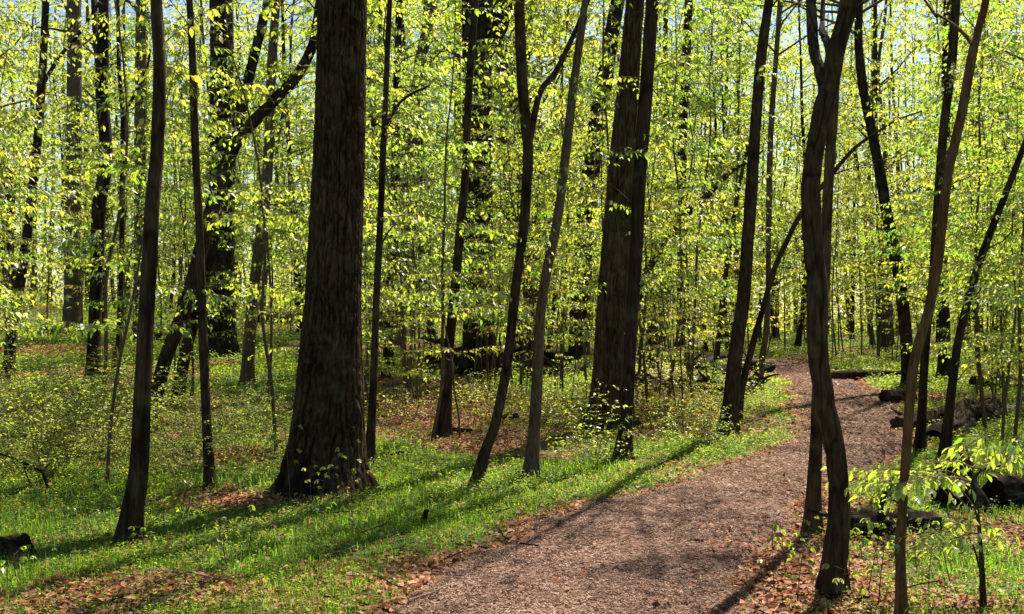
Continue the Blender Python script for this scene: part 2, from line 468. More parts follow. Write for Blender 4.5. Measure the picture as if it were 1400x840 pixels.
def litter_at(x, y):
    o = np.zeros_like(np.asarray(x, float))
    for c, rx, ry, w in LIT:
        o = np.maximum(o, w * np.exp(-((x - c[0]) / rx) ** 2 - ((y - c[1]) / ry) ** 2))
    l, r = pedges(y)
    e = np.minimum(np.abs(x - l), np.abs(x - r))
    o = np.maximum(o, .85 * np.exp(-(e / .22) ** 2) * (np.asarray(y) < 36))
    d = np.sqrt(np.asarray(x) ** 2 + np.asarray(y) ** 2)
    o = np.maximum(o, smooth(.52, .62, fbm(x * .45, y * .45, 77)) * smooth(12, 22, d) * .8)
    return np.clip(o + (fbm(x * 1.7, y * 1.7, 55) - .5) * .9, 0, 1)

def grid_axis(a, b, fine, lo, hi):
    s = list(np.arange(a, b, fine)); st = fine; v = s[-1]
    while v < hi: st *= 1.13; v += st; s.append(v)
    st = fine; v = s[0]; pre = []
    while v > lo: st *= 1.13; v -= st; pre.append(v)
    return np.array(pre[::-1] + s)

gx = grid_axis(-8, 11, .13, -420, 420); gy = grid_axis(3, 26, .13, -120, 700)
X, Y = np.meshgrid(gx, gy)
Z = height(X, Y)
mb = MB()
nx = len(gx)
i = np.arange(len(gy) - 1)[:, None] * nx; j = np.arange(nx - 1)[None, :]
F = np.stack([i + j, i + j + 1, i + nx + j + 1, i + nx + j], -1).reshape(-1, 4)
mb.add(np.stack([X, Y, Z], -1).reshape(-1, 3), F)
tag(mb.build("ground", ground_mat(), None, True, (1 - litter_at(X.ravel(), Y.ravel()))), kind="structure")

mb = MB()
ys = np.concatenate([np.arange(-12, 3, .5), np.arange(3, 37.1, .1)]); q = np.linspace(0, 1, 25)
l, r = pedges(ys)
PXs = l[:, None] + (r - l)[:, None] * q[None, :]; PYs = np.repeat(ys[:, None], 25, 1)
prof = .006 + .035 * (1 - (2 * q - 1) ** 6)[None, :] - .03 * (np.abs(2 * q - 1) > .99)[None, :]
PZs = height(PXs, PYs) + prof + (fbm(PXs * 2.5, PYs * 2.5, 61) - .5) * .03 * (1 - np.abs(2 * q - 1))[None, :]
n = 25; i = np.arange(len(ys) - 1)[:, None] * n; j = np.arange(n - 1)[None, :]
mb.add(np.stack([PXs, PYs, PZs], -1).reshape(-1, 3), np.stack([i + j, i + j + 1, i + n + j + 1, i + n + j], -1).reshape(-1, 4))
tag(mb.build("path", path_mat(), None, True), kind="structure")
def pathz(x, y):
    l, r = pedges(y); u = np.clip((x - l) / (r - l), 0, 1)
    return height(x, y) + .006 + .035 * (1 - (2 * u - 1) ** 6) + (fbm(x * 2.5, y * 2.5, 61) - .5) * .03 * (1 - np.abs(2 * u - 1))

# ------------------------------------------------------------------ scattered floor cover
def field(n, d0, d1, spread=.62):
    D = d0 * (d1 / d0) ** rng.random(n)
    x = D * rng.uniform(-spread, spread, n)
    return x, D

def do_chips():
    mb = MB()
    x, y = field(430000, 4.6, 34, .56)
    l, r = pedges(y)
    k = (x > l - .12) & (x < r + .12); x, y = x[k], y[k]
    z = np.maximum(pathz(x, y), height(x, y)) + rng.uniform(.0, .012, len(x))
    n = len(x); a = rng.uniform(0, 2 * PI, n); t = rng.normal(0, .22, n); sc = np.clip(y / 9, .85, 2.2)
    L = rng.uniform(.004, .013, n) * sc * np.where(rng.random(n) < .03, 2, 1); w = rng.uniform(.0016, .0045, n) * sc
    d = np.stack([np.cos(a), np.sin(a), t], 1); s = np.stack([-np.sin(a), np.cos(a), rng.normal(0, .3, n)], 1)
    P = np.stack([x, y, z + .004], 1); u = np.array([0, 0, 1.]) * (w * .5)[:, None]
    V = np.stack([P - d * L[:, None] - s * w[:, None], P + d * L[:, None] - s * w[:, None] * .7, P + d * L[:, None] + s * w[:, None], P - d * L[:, None] + s * w[:, None] * .8], 1)
    mb.add(V.reshape(-1, 3), np.arange(n)[:, None] * 4 + np.array([[0, 1, 2, 3]]))
    tag(mb.build("mulch_chips", M['chips']), kind="stuff")

def do_litter():
    mb = MB()
    x, y = field(330000, 4.6, 45)
    m = litter_at(x, y); pm = pathmask(x, y, .15)
    k = rng.random(len(x)) < np.maximum(m ** 1.3, .06) * np.where(pm > .6, .035 + .12 * smooth(.52, .7, fbm(x * 1.1, y * 1.1, 141)), 1); x, y = x[k], y[k]
    n = len(x); a = rng.uniform(0, 2 * PI, n)
    z = np.where(pathmask(x, y, .1) > .3, pathz(x, y), height(x, y)) + rng.uniform(.004, .035, n)
    d = np.stack([np.cos(a), np.sin(a), rng.normal(.05, .28, n)], 1)
    leaves(mb, np.stack([x, y, z], 1), d, rng.uniform(.025, .062, n) * np.clip(y / 12, 1, 2), rng.uniform(.22, .42, (n, 1)), 0, False, None, .35, .5)
    tag(mb.build("leaf_litter", M['litter']), kind="stuff")

def do_grass():
    mb = MB()
    x, y = field(620000, 4.5, 36)
    m = litter_at(x, y); pm = pathmask(x, y, .12)
    l, r = pedges(y)
    tuft = smooth(.40, .62, fbm(x * 1.3, y * 1.3, 91)) * .75 + .25
    k = rng.random(len(x)) < (1 - m) ** 1.5 * np.where(pm > .45, 0, 1) * tuft * .8; x, y = x[k], y[k]
    n = len(x); a = rng.uniform(0, 2 * PI, n)
    h = rng.uniform(.03, .10, n) * (.5 + 1.0 * fbm(x * .9, y * .9, 93)) * np.where(rng.random(n) < .03, 1.8, 1) 
    l, r = pedges(y)
    h *= .55 + .45 * smooth(.0, .5, np.maximum(l - x, x - r))
    w = rng.uniform(.0012, .0026, n) * np.clip(y / 8, 1, 2.6)
    lean = rng.uniform(.1, .8, n)
    d = np.stack([np.cos(a), np.sin(a), 0 * a], 1); s = np.stack([-np.sin(a), np.cos(a), 0 * a], 1) * w[:, None]
    B = np.stack([x, y, height(x, y) - .01], 1); U = np.array([0, 0, 1.])
    m1 = B + d * (h * lean * .3)[:, None] + U * (h * .6)[:, None]; tp = B + d * (h * lean)[:, None] + U * (h * (1.05 - .35 * lean))[:, None]
    V = np.stack([B - s, B + s, m1 + s * .8, m1 - s * .8, tp], 1).reshape(-1, 3)
    o = np.arange(n)[:, None] * 5
    mb.add(V, [o + np.array([[0, 1, 2, 3]]), o + np.array([[3, 2, 4]])])
    tag(mb.build("grass", M['grass']), kind="stuff")

def do_cover():
    """low leafy ground cover: rosettes and small upright weeds"""
    mb = MB()
    x, y = field(150000, 4.6, 60)
    m = litter_at(x, y)
    pm = pathmask(x, y, .1)
    dens = (1 - m) * (.35 + .65 * smooth(.4, .6, fbm(x * .8 + 7, y * .8, 101))) + .06
    k = rng.random(len(x)) < dens * np.where(pm > .2, 0.004, 1) * .8; x, y = x[k], y[k]
    n = len(x); K = 7
    hh = rng.uniform(.02, .13, n) * (.5 + fbm(x * .7, y * .7, 103)) * np.clip(y / 14, .8, 2.2)
    l, r = pedges(y); hh *= .5 + .5 * smooth(0, .5, np.maximum(l - x, x - r))
    sz = rng.uniform(.010, .026, n) * np.clip(y / 9, .9, 3.2)
    xs = np.repeat(x, K); yq = np.repeat(y, K); hq = np.repeat(hh, K) * rng.uniform(.25, 1, n * K); a = rng.uniform(0, 2 * PI, n * K)
    off = np.repeat(sz, K) * rng.uniform(.1, .9, n * K)
    p = np.stack([xs + np.cos(a) * off, yq + np.sin(a) * off, height(xs, yq) + hq], 1)
    pt = rng.uniform(-.5, .45, n * K)
    d = np.stack([np.cos(a) * np.cos(pt), np.sin(a) * np.cos(pt), np.sin(pt)], 1)
    leaves(mb, p, d, np.repeat(sz, K) * rng.uniform(.7, 1.3, n * K), .34, 0, True, None, .35)
    tag(mb.build("ground_cover", M['cover']), kind="stuff")

def do_twigs():
    mb = MB()
    x, y = field(1500, 4.8, 26)
    k = rng.random(len(x)) < np.where(pathmask(x, y) > .3, .06, .25 + .75 * litter_at(x, y)); x, y = x[k], y[k]
    for a, b in zip(x, y):
        l = rng.uniform(.08, .5); an = rng.uniform(0, PI); q = np.linspace(-.5, .5, 5)
        px_, py_ = a + np.cos(an) * l * q + rng.normal(0, l * .03, 5), b + np.sin(an) * l * q + rng.normal(0, l * .03, 5)
        tube(mb, np.stack([px_, py_, height(px_, py_) + rng.uniform(.01, .05) + q * rng.normal(0, .06)], 1), np.linspace(1, .5, 5) * rng.uniform(.002, .007), 5, int(rng.random() < .4))
    tag(mb.build("fallen_twigs", [M['bark_brown'], M['dead']]), kind="stuff")
do_twigs(); do_chips(); do_litter(); do_grass(); do_cover()

# ------------------------------------------------------------------ trees
def bark_disp(amp, f, seed, flare=0.0, fz=0.22, lobes=5, z0=0.0):
    def fn(th, P, rad):
        c, s = np.cos(th)[None, :], np.sin(th)[None, :]
        z = P[:, 2:3]
        Rr = rad[:, None] * 0 + rad.mean()
        xx, yy = c * Rr * f, s * Rr * f
        w = (noise(xx * .5 + 9, yy * .5, z * f * .10 + 0 * c, seed + 4) - .5) * 1.2
        a = noise(xx + w, yy + w, z * f * fz + 0 * c, seed)
        b = noise(xx * 2.3 + w, yy * 2.3, z * f * fz * 2.5 + 0 * c, seed + 1)
        pl = np.clip(np.abs(a - .5) / .10, 0, 1) ** .8
        d = pl * .9 + b * .6 - .95
        low = noise(c * 1.3 + 5 + 0 * z, s * 1.3 + 0 * z, z * .8 + 0 * c, seed + 2) - .5
        out = d * amp + low * rad[:, None] * .16
        if flare:
            h = np.clip(z - z0, 0, 9)
            ph = (noise(c * 1.1 + 3 + 0 * z, s * 1.1 + 0 * z, 0 * z + .5 + 0 * c, seed + 7) - .5) * 3
            lob = .55 + .45 * np.cos(np.arctan2(s, c) * lobes + ph)
            out = out + flare * np.exp(-h / .16) * lob + flare * .35 * np.exp(-h / .45)
        return out, np.clip(pl * .8 + b * .4 - .1, 0, 1)
    return fn

def plate_disp(amp, ncol, seed, flare, lobes, z0, kv=3.2, base_dark=.3):
    """deep vertical furrows with cross breaks; also tells the material where the fissures are"""
    def fn(th, P, rad):
        z = P[:, 2:3] + 0 * th[None, :]
        c, s = np.cos(th)[None, :] + 0 * z, np.sin(th)[None, :] + 0 * z
        w = (noise(c * 4, s * 4, z * 2.6, seed) - .5) * 1.7 + (noise(c * 9, s * 9, z * 7, seed + 1) - .5) * .75
        u = th[None, :] / (2 * PI) * ncol + w
        col = np.floor(u) % ncol; fu = u - np.floor(u)
        v = z * kv * (.7 + .6 * _h(col, col * 0, col * 0, seed + 2)) + _h(col, col * 0, col * 0 + 3, seed) * 7 + (fu - .5) * .5 + (noise(c * 6, s * 6, z * 5, seed + 3) - .5) * .7
        fv = v - np.floor(v)
        e = np.minimum(fu, 1 - fu) * 2; ev = np.minimum(fv, 1 - fv) * 2
        pl = np.clip(e / .42, 0, 1) ** .8 * (.45 + .55 * np.clip(ev / .16, 0, 1))
        rough = noise(c * 22, s * 22, z * 26, seed + 5)
        merge = smooth(.55, .75, noise(c * 3, s * 3, z * 1.7, seed + 6))
        pl = pl * (1 - merge * .6) + merge * .6
        low = noise(c * 1.3 + 5, s * 1.3, z * .8, seed + 8) - .5
        out = (pl - .8) * amp + (rough - .5) * amp * .5 + low * rad[:, None] * .14
        h = np.clip(z - z0, 0, 9)
        ph = (noise(c * 1.1 + 3, s * 1.1, z * 0 + .5, seed + 7) - .5) * 3
        lob = .55 + .45 * np.cos(np.arctan2(s, c) * lobes + ph)
        out = out + flare * np.exp(-h / .15) * lob + flare * .35 * np.exp(-h / .42)
        m = np.clip(.12 + pl * .75 + (rough - .5) * .5, 0, 1)
        dk = smooth(-.12, .12, h - base_dark * (.35 + 1.3 * noise(c * 2.2, s * 2.2, z * 1.6, seed + 9)))  # bark colour darkens towards the base, below an uneven edge
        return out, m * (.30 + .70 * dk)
    return fn

def poly3(pts, D, wander=0.0, base=None):
    """photo polyline (px, py, width px) -> 3D rows (x, y, z, radius) near depth D"""
    out = []
    for k, (px, py, w) in enumerate(pts):
        d = D + (rng.normal(0, wander) if k else 0)
        p = at(px, py, d)
        out.append([p[0], p[1], p[2], w / 2 / FP * d])
    if base is not None:
        out[0][:3] = [base[0], base[1], base[2] - .06]
    return np.array(out)

def up_to(rows, H, lean=None):
    """carry a stem on above the picture to height H with taper"""
    a, b = rows[-2], rows[-1]
    v = (b[:3] - a[:3]) / max(b[2] - a[2], .05)
    out = [rows]; z = b[2]; r = b[3]; p = b[:3].copy(); n = 5
    for k in range(n):
        dz = (H - z) / n
        v = v * .75 + np.array([rng.normal(0, .06), rng.normal(0, .06), 1]) * .25; v /= v[2]
        p = p + v * dz
        out.append(np.array([[*p, max(.008, r * (1 - (k + 1) / (n + .4)))]]))
    return np.vstack(out)

def canopy(tw, lv, rows, z0, n, L, leaf, lmat=1, sparse=1.0, simple=True):
    """limbs and leafy sprays high on a stem"""
    zs = rows[:, 2]
    for k in range(n):
        z = rng.uniform(z0, zs[-1] - .2)
        p = np.array([np.interp(z, zs, rows[:, c]) for c in range(3)])
        a = rng.uniform(0, 2 * PI); l = L * rng.uniform(.5, 1.1); e = rng.uniform(.15, .8)
        d = np.array([math.cos(a) * math.cos(e), math.sin(a) * math.cos(e), math.sin(e)])
        q = np.linspace(0, 1, 6)[:, None]
        br = p + d * l * q + np.cumsum(rng.normal(0, .03 * l, (6, 3)), 0) * (q > 0)
        r0 = min(.05, np.interp(z, zs, rows[:, 3]) * .45)
        tube(tw, br, np.linspace(r0, r0 * .2, 6), 5, 0, False)
        for m in range(int(5 * sparse)):
            b = br[rng.integers(2, 6)]; aa = a + rng.uniform(-1.3, 1.3); ll = l * rng.uniform(.25, .45)
            spray(tw, lv, b, b + np.array([math.cos(aa), math.sin(aa), rng.uniform(-.1, .5)]) * ll, leaf, .05, 4, leaf * 1.1, .006, simple=simple, lmat=lmat)

def side_sprays(tw, lv, rows, zlo, zhi, n, L, leaf, lmat=1, simple=False, sub=6):
    zs = rows[:, 2]; ga = rng.uniform(0, 6)
    for k in range(n):
        z = zlo + (zhi - zlo) * (k + rng.random()) / n
        p = np.array([np.interp(z, zs, rows[:, c]) for c in range(3)])
        ga += 2.4 + rng.normal(0, .4); l = L * rng.uniform(.55, 1.25)
        e = rng.uniform(.0, .45)
        spray(tw, lv, p, p + np.array([math.cos(ga), math.sin(ga), e]) * l, leaf, .1, sub, leaf * .85, .005, lmat=lmat, simple=simple)

def tree(name, label, pts, mat, forks=(), H=9, D=None, base=None, sides=14, step=.12, flare=0, amp=0.0, f=10, fz=.16, plates=0, stubs=None, crown=None, sprays=None, leafm='leaf', cat='tree', group=None, lobes=5, wander=.03, twigs=None):
    b = G(pts[0][0], pts[0][1]) if base is None else base
    D = D or b[1]
    b = np.array([(pts[0][0] - 700) / FP * D, D, float(height((pts[0][0] - 700) / FP * D, D))])
    root = empty(name, b); tag(root, label, cat, group)
    rows = poly3(pts, D, wander, b)
    rows = curve(rows, .25)
    rows = up_to(rows, H) if H and H > rows[-1][2] + .3 else rows
    R_ = curve(rows, step)
    R_[:, 3] = np.maximum(R_[:, 3], .004)
    mb = MB()
    off = np.array([b[0], b[1], b[2]])
    sd_ = int(rng.integers(0, 1000))
    fl = flare if flare else R_[0, 3] * .6
    if plates:
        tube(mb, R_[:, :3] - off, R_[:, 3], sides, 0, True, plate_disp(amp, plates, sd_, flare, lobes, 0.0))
    else: tube(mb, R_[:, :3] - off, R_[:, 3], sides, 0, True, bark_disp(amp or R_[0, 3] * .07, f, sd_, fl, fz, lobes))
    for k in range(stubs if stubs is not None else (7 if sides < 40 else 0)):
        i0 = int(rng.integers(len(R_) // 12, max(len(R_) // 12 + 1, int(len(R_) * .7))))
        p0 = R_[i0, :3] - off; a0 = rng.uniform(0, 2 * PI); l0 = rng.uniform(.05, .75 if D > 11 else .22); e0 = rng.uniform(.1, .9)
        dd = np.array([math.cos(a0) * math.cos(e0), math.sin(a0) * math.cos(e0), math.sin(e0)])
        tw_ = p0 + dd * l0 * np.linspace(0, 1, 5)[:, None] + np.cumsum(rng.normal(0, .03 * l0 + .004, (5, 3)), 0) * (np.linspace(0, 1, 5) > 0)[:, None]
        r_ = min(.010, R_[i0, 3] * .28) * (.6 + l0)
        tube(mb, tw_, np.linspace(r_, r_ * .3, 5), 5, 0, True)
    frs = []
    for fk in forks:
        r2 = poly3(fk, D, 0)
        k0 = np.argmin(np.linalg.norm(R_[:, :3] - r2[0, :3], axis=1)); r2[0, :3] = R_[k0, :3]
        sgn = rng.choice([-1, 1])
        r2[1:, 1] += sgn * np.linspace(.08, .35, len(r2) - 1)
        r2 = curve(r2, step)
        if r2[-1, 2] > EYE + (HOR - 15) / FP * D: r2 = up_to(r2, min(H, r2[-1, 2] + 2.5)) if H > r2[-1, 2] + .3 else r2
        r2 = curve(r2, step)
        tube(mb, r2[:, :3] - off, np.maximum(r2[:, 3], .003), max(6, sides * 2 // 3), 0, True, bark_disp(amp or r2[0, 3] * .08, f, sd_ + 3))
        frs.append(r2)
    mb.build("trunk", M[mat], root, True, True)
    if crown or sprays or twigs:
        cb = MB()
        keep = rows.copy(); keep[:, :3] -= off
        for r2 in [keep] + [np.hstack([q[:, :3] - off, q[:, 3:]]) for q in frs]:
            if crown:
                z0, n, L, lf = crown
                if r2[-1, 2] > z0 + .5: canopy(cb, cb, r2, z0, n if r2 is keep else max(2, n // 3), L, lf)
        if sprays:
            side_sprays(cb, cb, keep, *sprays)
        if twigs:
            for (A, B, lf, sub, dy) in twigs:
                a3 = at(*A, D) - off; b3 = at(*B, D + dy) - off
                spray(cb, cb, a3, b3, lf, .08, sub, lf * .75, .005)
        cb.build("crown", [M['twig'], M[leafm]], root)
    return root

# the big oak in the foreground
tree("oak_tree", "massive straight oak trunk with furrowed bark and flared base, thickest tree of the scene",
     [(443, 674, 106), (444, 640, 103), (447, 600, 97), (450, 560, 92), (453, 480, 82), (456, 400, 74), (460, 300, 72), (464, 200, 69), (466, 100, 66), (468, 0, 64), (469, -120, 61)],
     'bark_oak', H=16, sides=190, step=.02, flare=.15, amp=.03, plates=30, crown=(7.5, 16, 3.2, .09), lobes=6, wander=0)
tree("slender_tree", "slim grey-brown tree in the grass left of the biggest oak, nearest trunk there",
     [(174, 742, 27), (182, 690, 25), (190, 640, 24), (197, 500, 22), (202, 400, 21), (207, 310, 20), (208, 280, 19), (215, 200, 18), (218, 100, 17), (214, 0, 15)],
     'bark_brown', H=9, sides=28, step=.05, crown=(5, 9, 1.8, .07), sprays=(2.6, 4.6, 4, .7, .07), twigs=[((217, 85), (262, 120), .07, 5, .4), ((209, 330), (255, 345), .06, 3, .3)])
tree("leaning_tree", "dark tree leaning far to the right, curving up behind the biggest oak",
     [(200, 594, 16), (225, 495, 18), (255, 415, 19), (283, 310, 19), (305, 240, 18), (325, 192, 18), (365, 148, 16), (405, 105, 15), (428, 60, 14), (438, 0, 13)],
     'bark_dark', H=11, sides=22, step=.07, crown=(6.5, 9, 2.0, .07))
tree("leaning_tree", "dark trunk beside the far-leaning one, bending upright towards the top with a fork",
     [(241, 556, 14), (251, 495, 15), (269, 420, 16), (286, 345, 18), (300, 270, 20), (318, 200, 17), (338, 115, 15), (352, 60, 13), (366, 0, 12)],
     'bark_dark', H=12, sides=20, step=.08, crown=(7, 8, 2.0, .07))
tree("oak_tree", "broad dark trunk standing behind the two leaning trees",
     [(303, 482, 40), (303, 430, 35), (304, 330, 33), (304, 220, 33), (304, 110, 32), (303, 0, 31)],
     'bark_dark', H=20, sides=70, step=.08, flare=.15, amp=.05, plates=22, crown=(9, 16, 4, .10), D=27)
tree("slender_tree", "thin pole-like tree crossing in front of the leaning pair, base in leaf litter",
     [(288, 667, 13), (283, 590, 12), (280, 520, 12), (276, 420, 12), (272, 300, 11), (266, 180, 11), (263, 80, 10), (259, 0, 9)],
     'bark_brown', H=9, sides=16, step=.07, crown=(5.5, 6, 1.5, .065), sprays=(2.3, 5.0, 9, .8, .065))
tree("slender_tree", "tan slim tree just left of the biggest oak, standing in lit grass",
     [(337, 529, 17), (340, 480, 16), (346, 400, 15), (357, 320, 15), (367, 215, 14), (371, 100, 13), (378, 0, 11)],
     'bark_tan', H=12, sides=16, step=.1, crown=(7, 8, 2, .07), sprays=(3.2, 7, 8, 1.1, .07))
tree("dark_tree", "dark gently snaking trunk left of the nearest slim tree, in bright grass",
     [(128, 524, 19), (129, 460, 17), (132, 380, 17), (135, 285, 18), (145, 215, 17), (139, 125, 17), (141, 60, 15), (142, 0, 14)],
     'bark_dark', H=13, sides=18, step=.1, crown=(8, 8, 2, .07), sprays=(2.0, 7, 10, 1.2, .07))
tree("slender_tree", "dark slim tree tilting right at the far left edge of the wood",
     [(10, 522, 15), (17, 450, 14), (27, 390, 13), (40, 300, 12), (50, 210, 11), (56, 130, 11), (60, 60, 10), (63, 0, 9)],
     'bark_dark', H=11, sides=16, step=.1, crown=(7, 7, 1.8, .07), sprays=(1.6, 7, 12, 1.2, .07),
     forks=[[(57, 115, 6), (80, 75, 5), (100, 45, 4), (124, 0, 4)]])
tree("slender_tree", "thin dark stem with a high fork between the snaking trunk and the nearest slim tree",
     [(160, 516, 8), (163, 450, 7), (166, 380, 7), (167, 260, 7), (168, 160, 7), (163, 100, 6), (161, 0, 5)],
     'bark_dark', H=10, sides=12, step=.1, forks=[[(168, 158, 4), (186, 130, 4), (205, 100, 3), (214, 70, 3)]], crown=(7, 5, 1.5, .065), sprays=(2.2, 7, 12, 1.0, .065))
tree("slender_tree", "thin brown stem just right of the biggest oak, with a bare branch curving right",
     [(504, 634, 12), (509, 560, 11), (512, 480, 10), (515, 400, 10), (520, 300, 9), (524, 200, 9), (527, 140, 8), (530, 60, 8), (533, 0, 7)],
     'bark_brown', H=9, sides=14, step=.07, forks=[[(526, 178, 5), (536, 160, 5), (548, 146, 4), (565, 136, 4), (590, 127, 3)]], crown=(5.5, 5, 1.4, .065), sprays=(2.2, 5.2, 9, .8, .06))
tree("dark_tree", "straight dark trunk behind the thin stem right of the biggest oak",
     [(530, 517, 14), (532, 450, 13), (535, 370, 12), (538, 290, 12), (540, 225, 11), (543, 100, 10), (546, 0, 9)],
     'bark_dark', H=13, sides=14, step=.1, crown=(8, 7, 1.8, .07), sprays=(2.6, 8, 9, 1.1, .065))
tree("slender_tree", "slim tree in reddish litter crossing the broad trunk left of the path",
     [(605, 600, 18), (609, 550, 15), (614, 470, 14), (622, 395, 13), (630, 310, 12), (636, 240, 11), (641, 125, 10), (650, 0, 9)],
     'bark_brown', H=10, sides=16, step=.08, crown=(6, 7, 1.8, .065), sprays=(1.4, 6.2, 20, .9, .06))
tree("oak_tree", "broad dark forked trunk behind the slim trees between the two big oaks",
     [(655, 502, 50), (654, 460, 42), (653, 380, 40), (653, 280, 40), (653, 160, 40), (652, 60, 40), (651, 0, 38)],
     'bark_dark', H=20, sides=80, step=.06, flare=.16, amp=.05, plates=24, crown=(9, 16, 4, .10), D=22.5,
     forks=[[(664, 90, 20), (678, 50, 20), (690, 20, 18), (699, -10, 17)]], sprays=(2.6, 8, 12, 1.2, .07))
tree("slender_tree", "curving tree at the grass edge, leaning right with a forked dark top",
     [(650, 658, 13), (664, 615, 13), (676, 585, 13), (688, 530, 13), (696, 480, 13), (704, 405, 13), (711, 350, 13), (717, 300, 14), (722, 215, 14), (719, 170, 15), (714, 110, 15), (711, 40, 15), (710, 0, 15)],
     'bark_brown', H=10, sides=20, step=.06, forks=[[(722, 205, 9), (730, 160, 9), (740, 120, 8), (760, 93, 8), (780, 52, 7), (803, 0, 6)]], crown=(5.5, 7, 1.6, .065), sprays=(1.3, 5.2, 12, .75, .06))
tree("slender_tree", "tan slim tree at the grass edge, left neighbour of the second big oak",
     [(724, 653, 17), (730, 590, 15), (734, 530, 15), (739, 430, 14), (748, 370, 14), (762, 300, 13), (770, 240, 13), (777, 180, 12), (785, 110, 11), (795, 40, 10), (800, 0, 9)],
     'bark_tan', H=10, sides=20, step=.06, crown=(5.5, 7, 1.6, .065), sprays=(1.3, 5.2, 14, .85, .06))
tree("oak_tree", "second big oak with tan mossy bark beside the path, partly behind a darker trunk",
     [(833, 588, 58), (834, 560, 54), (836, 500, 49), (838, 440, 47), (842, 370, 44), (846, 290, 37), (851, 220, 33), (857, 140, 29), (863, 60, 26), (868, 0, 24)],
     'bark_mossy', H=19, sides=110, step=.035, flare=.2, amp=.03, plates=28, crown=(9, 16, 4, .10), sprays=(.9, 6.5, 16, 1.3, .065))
tree("dark_tree", "dark trunk standing right in front of the second big oak",
     [(851, 628, 19), (856, 570, 17), (861, 495, 16), (865, 420, 16), (870, 345, 17), (874, 250, 18), (882, 140, 19), (888, 60, 19), (892, 0, 19)],
     'bark_dark', H=14, sides=28, step=.06, crown=(7, 10, 2.4, .08), sprays=(1.6, 5, 6, .9, .06))
tree("dark_tree", "dark straight tree at the left verge where the path bends, leaning slightly right",
     [(994, 595, 24), (999, 550, 20), (1004, 495, 19), (1010, 450, 18), (1016, 410, 18), (1023, 320, 17), (1028, 250, 17), (1036, 130, 15), (1043, 60, 14), (1052, 0, 13)],
     'bark_brown', H=13, sides=24, step=.07, crown=(6.0, 34, 3.3, .085), sprays=(2.6, 6.5, 7, .9, .065))
tree("leaning_tree", "thin leaning stem behind the bend's dark tree, slanting right across the path view",
     [(1006, 578, 11), (1014, 530, 10), (1024, 490, 9), (1032, 460, 9), (1045, 415, 8), (1058, 370, 8), (1078, 325, 7), (1098, 288, 7), (1140, 235, 6), (1168, 203, 5), (1190, 187, 4), (1225, 165, 3), (1262, 152, 2)],
     'bark_brown', H=0, sides=12, step=.1, sprays=(2.8, 5.6, 7, .9, .06))
tree("slender_tree", "slim tan tree on the far verge behind the bend's dark tree",
     [(1036, 531, 10), (1042, 490, 8), (1047, 455, 8), (1050, 400, 7), (1051, 300, 8), (1054, 180, 8), (1061, 80, 7), (1067, 0, 7)],
     'bark_tan', H=13, sides=12, step=.12, crown=(6.5, 22, 3.4, .09), sprays=(3.5, 8, 7, 1.1, .065))
tree("sinuous_tree", "dark sinuous S-shaped trunk at the right edge of the path, forked at the top",
     [(1137, 816, 30), (1142, 760, 26), (1147, 715, 26), (1146, 660, 25), (1139, 605, 25), (1128, 550, 24), (1119, 490, 25), (1117, 440, 25), (1118, 400, 26), (1112, 340, 25), (1109, 260, 25), (1114, 205, 24), (1124, 155, 24), (1134, 115, 25), (1146, 60, 22), (1155, 30, 21), (1163, 0, 20)],
     'bark_brown', H=8, sides=64, step=.025, amp=.011, f=34, fz=.12, crown=(4.4, 8, 1.6, .07),
     forks=[[(1127, 135, 14), (1127, 95, 14), (1127, 55, 14), (1133, 0, 14)], [(1140, 90, 11), (1137, 55, 10), (1139, 30, 9), (1148, 6, 6)]])
tree("slender_tree", "straight dark stem close behind the S-shaped trunk, base in litter by the path",
     [(1110, 732, 19), (1112, 680, 17), (1115, 620, 16), (1118, 540, 15), (1123, 460, 14), (1128, 370, 14), (1132, 260, 14), (1138, 170, 14), (1145, 60, 13), (1154, 0, 12)],
     'bark_mossy', H=8, sides=26, step=.05, crown=(4.8, 7, 1.5, .07))
tree("slender_tree", "orange-brown slim tree in the right foreground, leaning right with a small top fork",
     [(1232, 862, 14), (1232, 800, 12), (1231, 740, 12), (1236, 670, 12), (1241, 590, 12), (1249, 500, 13), (1262, 450, 13), (1272, 415, 12), (1283, 350, 13), (1294, 255, 12), (1307, 190, 12), (1316, 150, 12), (1330, 72, 12), (1338, 40, 10), (1348, 0, 9)],
     'bark_orange', H=6.5, sides=26, step=.035, amp=.004, f=30, forks=[[(1330, 70, 5), (1326, 40, 5), (1318, 12, 4), (1312, -10, 4)]], crown=(3.6, 6, 1.1, .06))
tree("leaning_tree", "brown slim tree leaning right beside the hollow log",
     [(1290, 626, 13), (1299, 550, 12), (1309, 475, 11), (1323, 412, 10), (1342, 350, 10), (1367, 285, 9), (1394, 215, 8), (1420, 150, 7)],
     'bark_brown', H=0, sides=16, step=.08, sprays=(1.6, 2.4, 5, 1.0, .065))
tree("slender_tree", "brown stem rising directly left of the hollow log",
     [(1257, 618, 13), (1260, 570, 11), (1263, 510, 11), (1268, 440, 12), (1275, 390, 12), (1282, 290, 12), (1290, 180, 12), (1301, 90, 12), (1307, 0, 11)],
     'bark_brown', H=10, sides=16, step=.08, crown=(6, 8, 1.8, .065), sprays=(2.2, 6, 12, 1.1, .065))
tree("dark_tree", "dark crooked trunk across the path, bending left towards its top",
     [(1243, 532, 17), (1240, 480, 16), (1235, 420, 16), (1225, 355, 16), (1212, 290, 15), (1204, 240, 14), (1194, 190, 13), (1180, 120, 12), (1174, 60, 11), (1175, 0, 10)],
     'bark_dark', H=13, sides=18, step=.1, crown=(7, 22, 3.2, .09), sprays=(2.5, 8.5, 12, 1.3, .065))
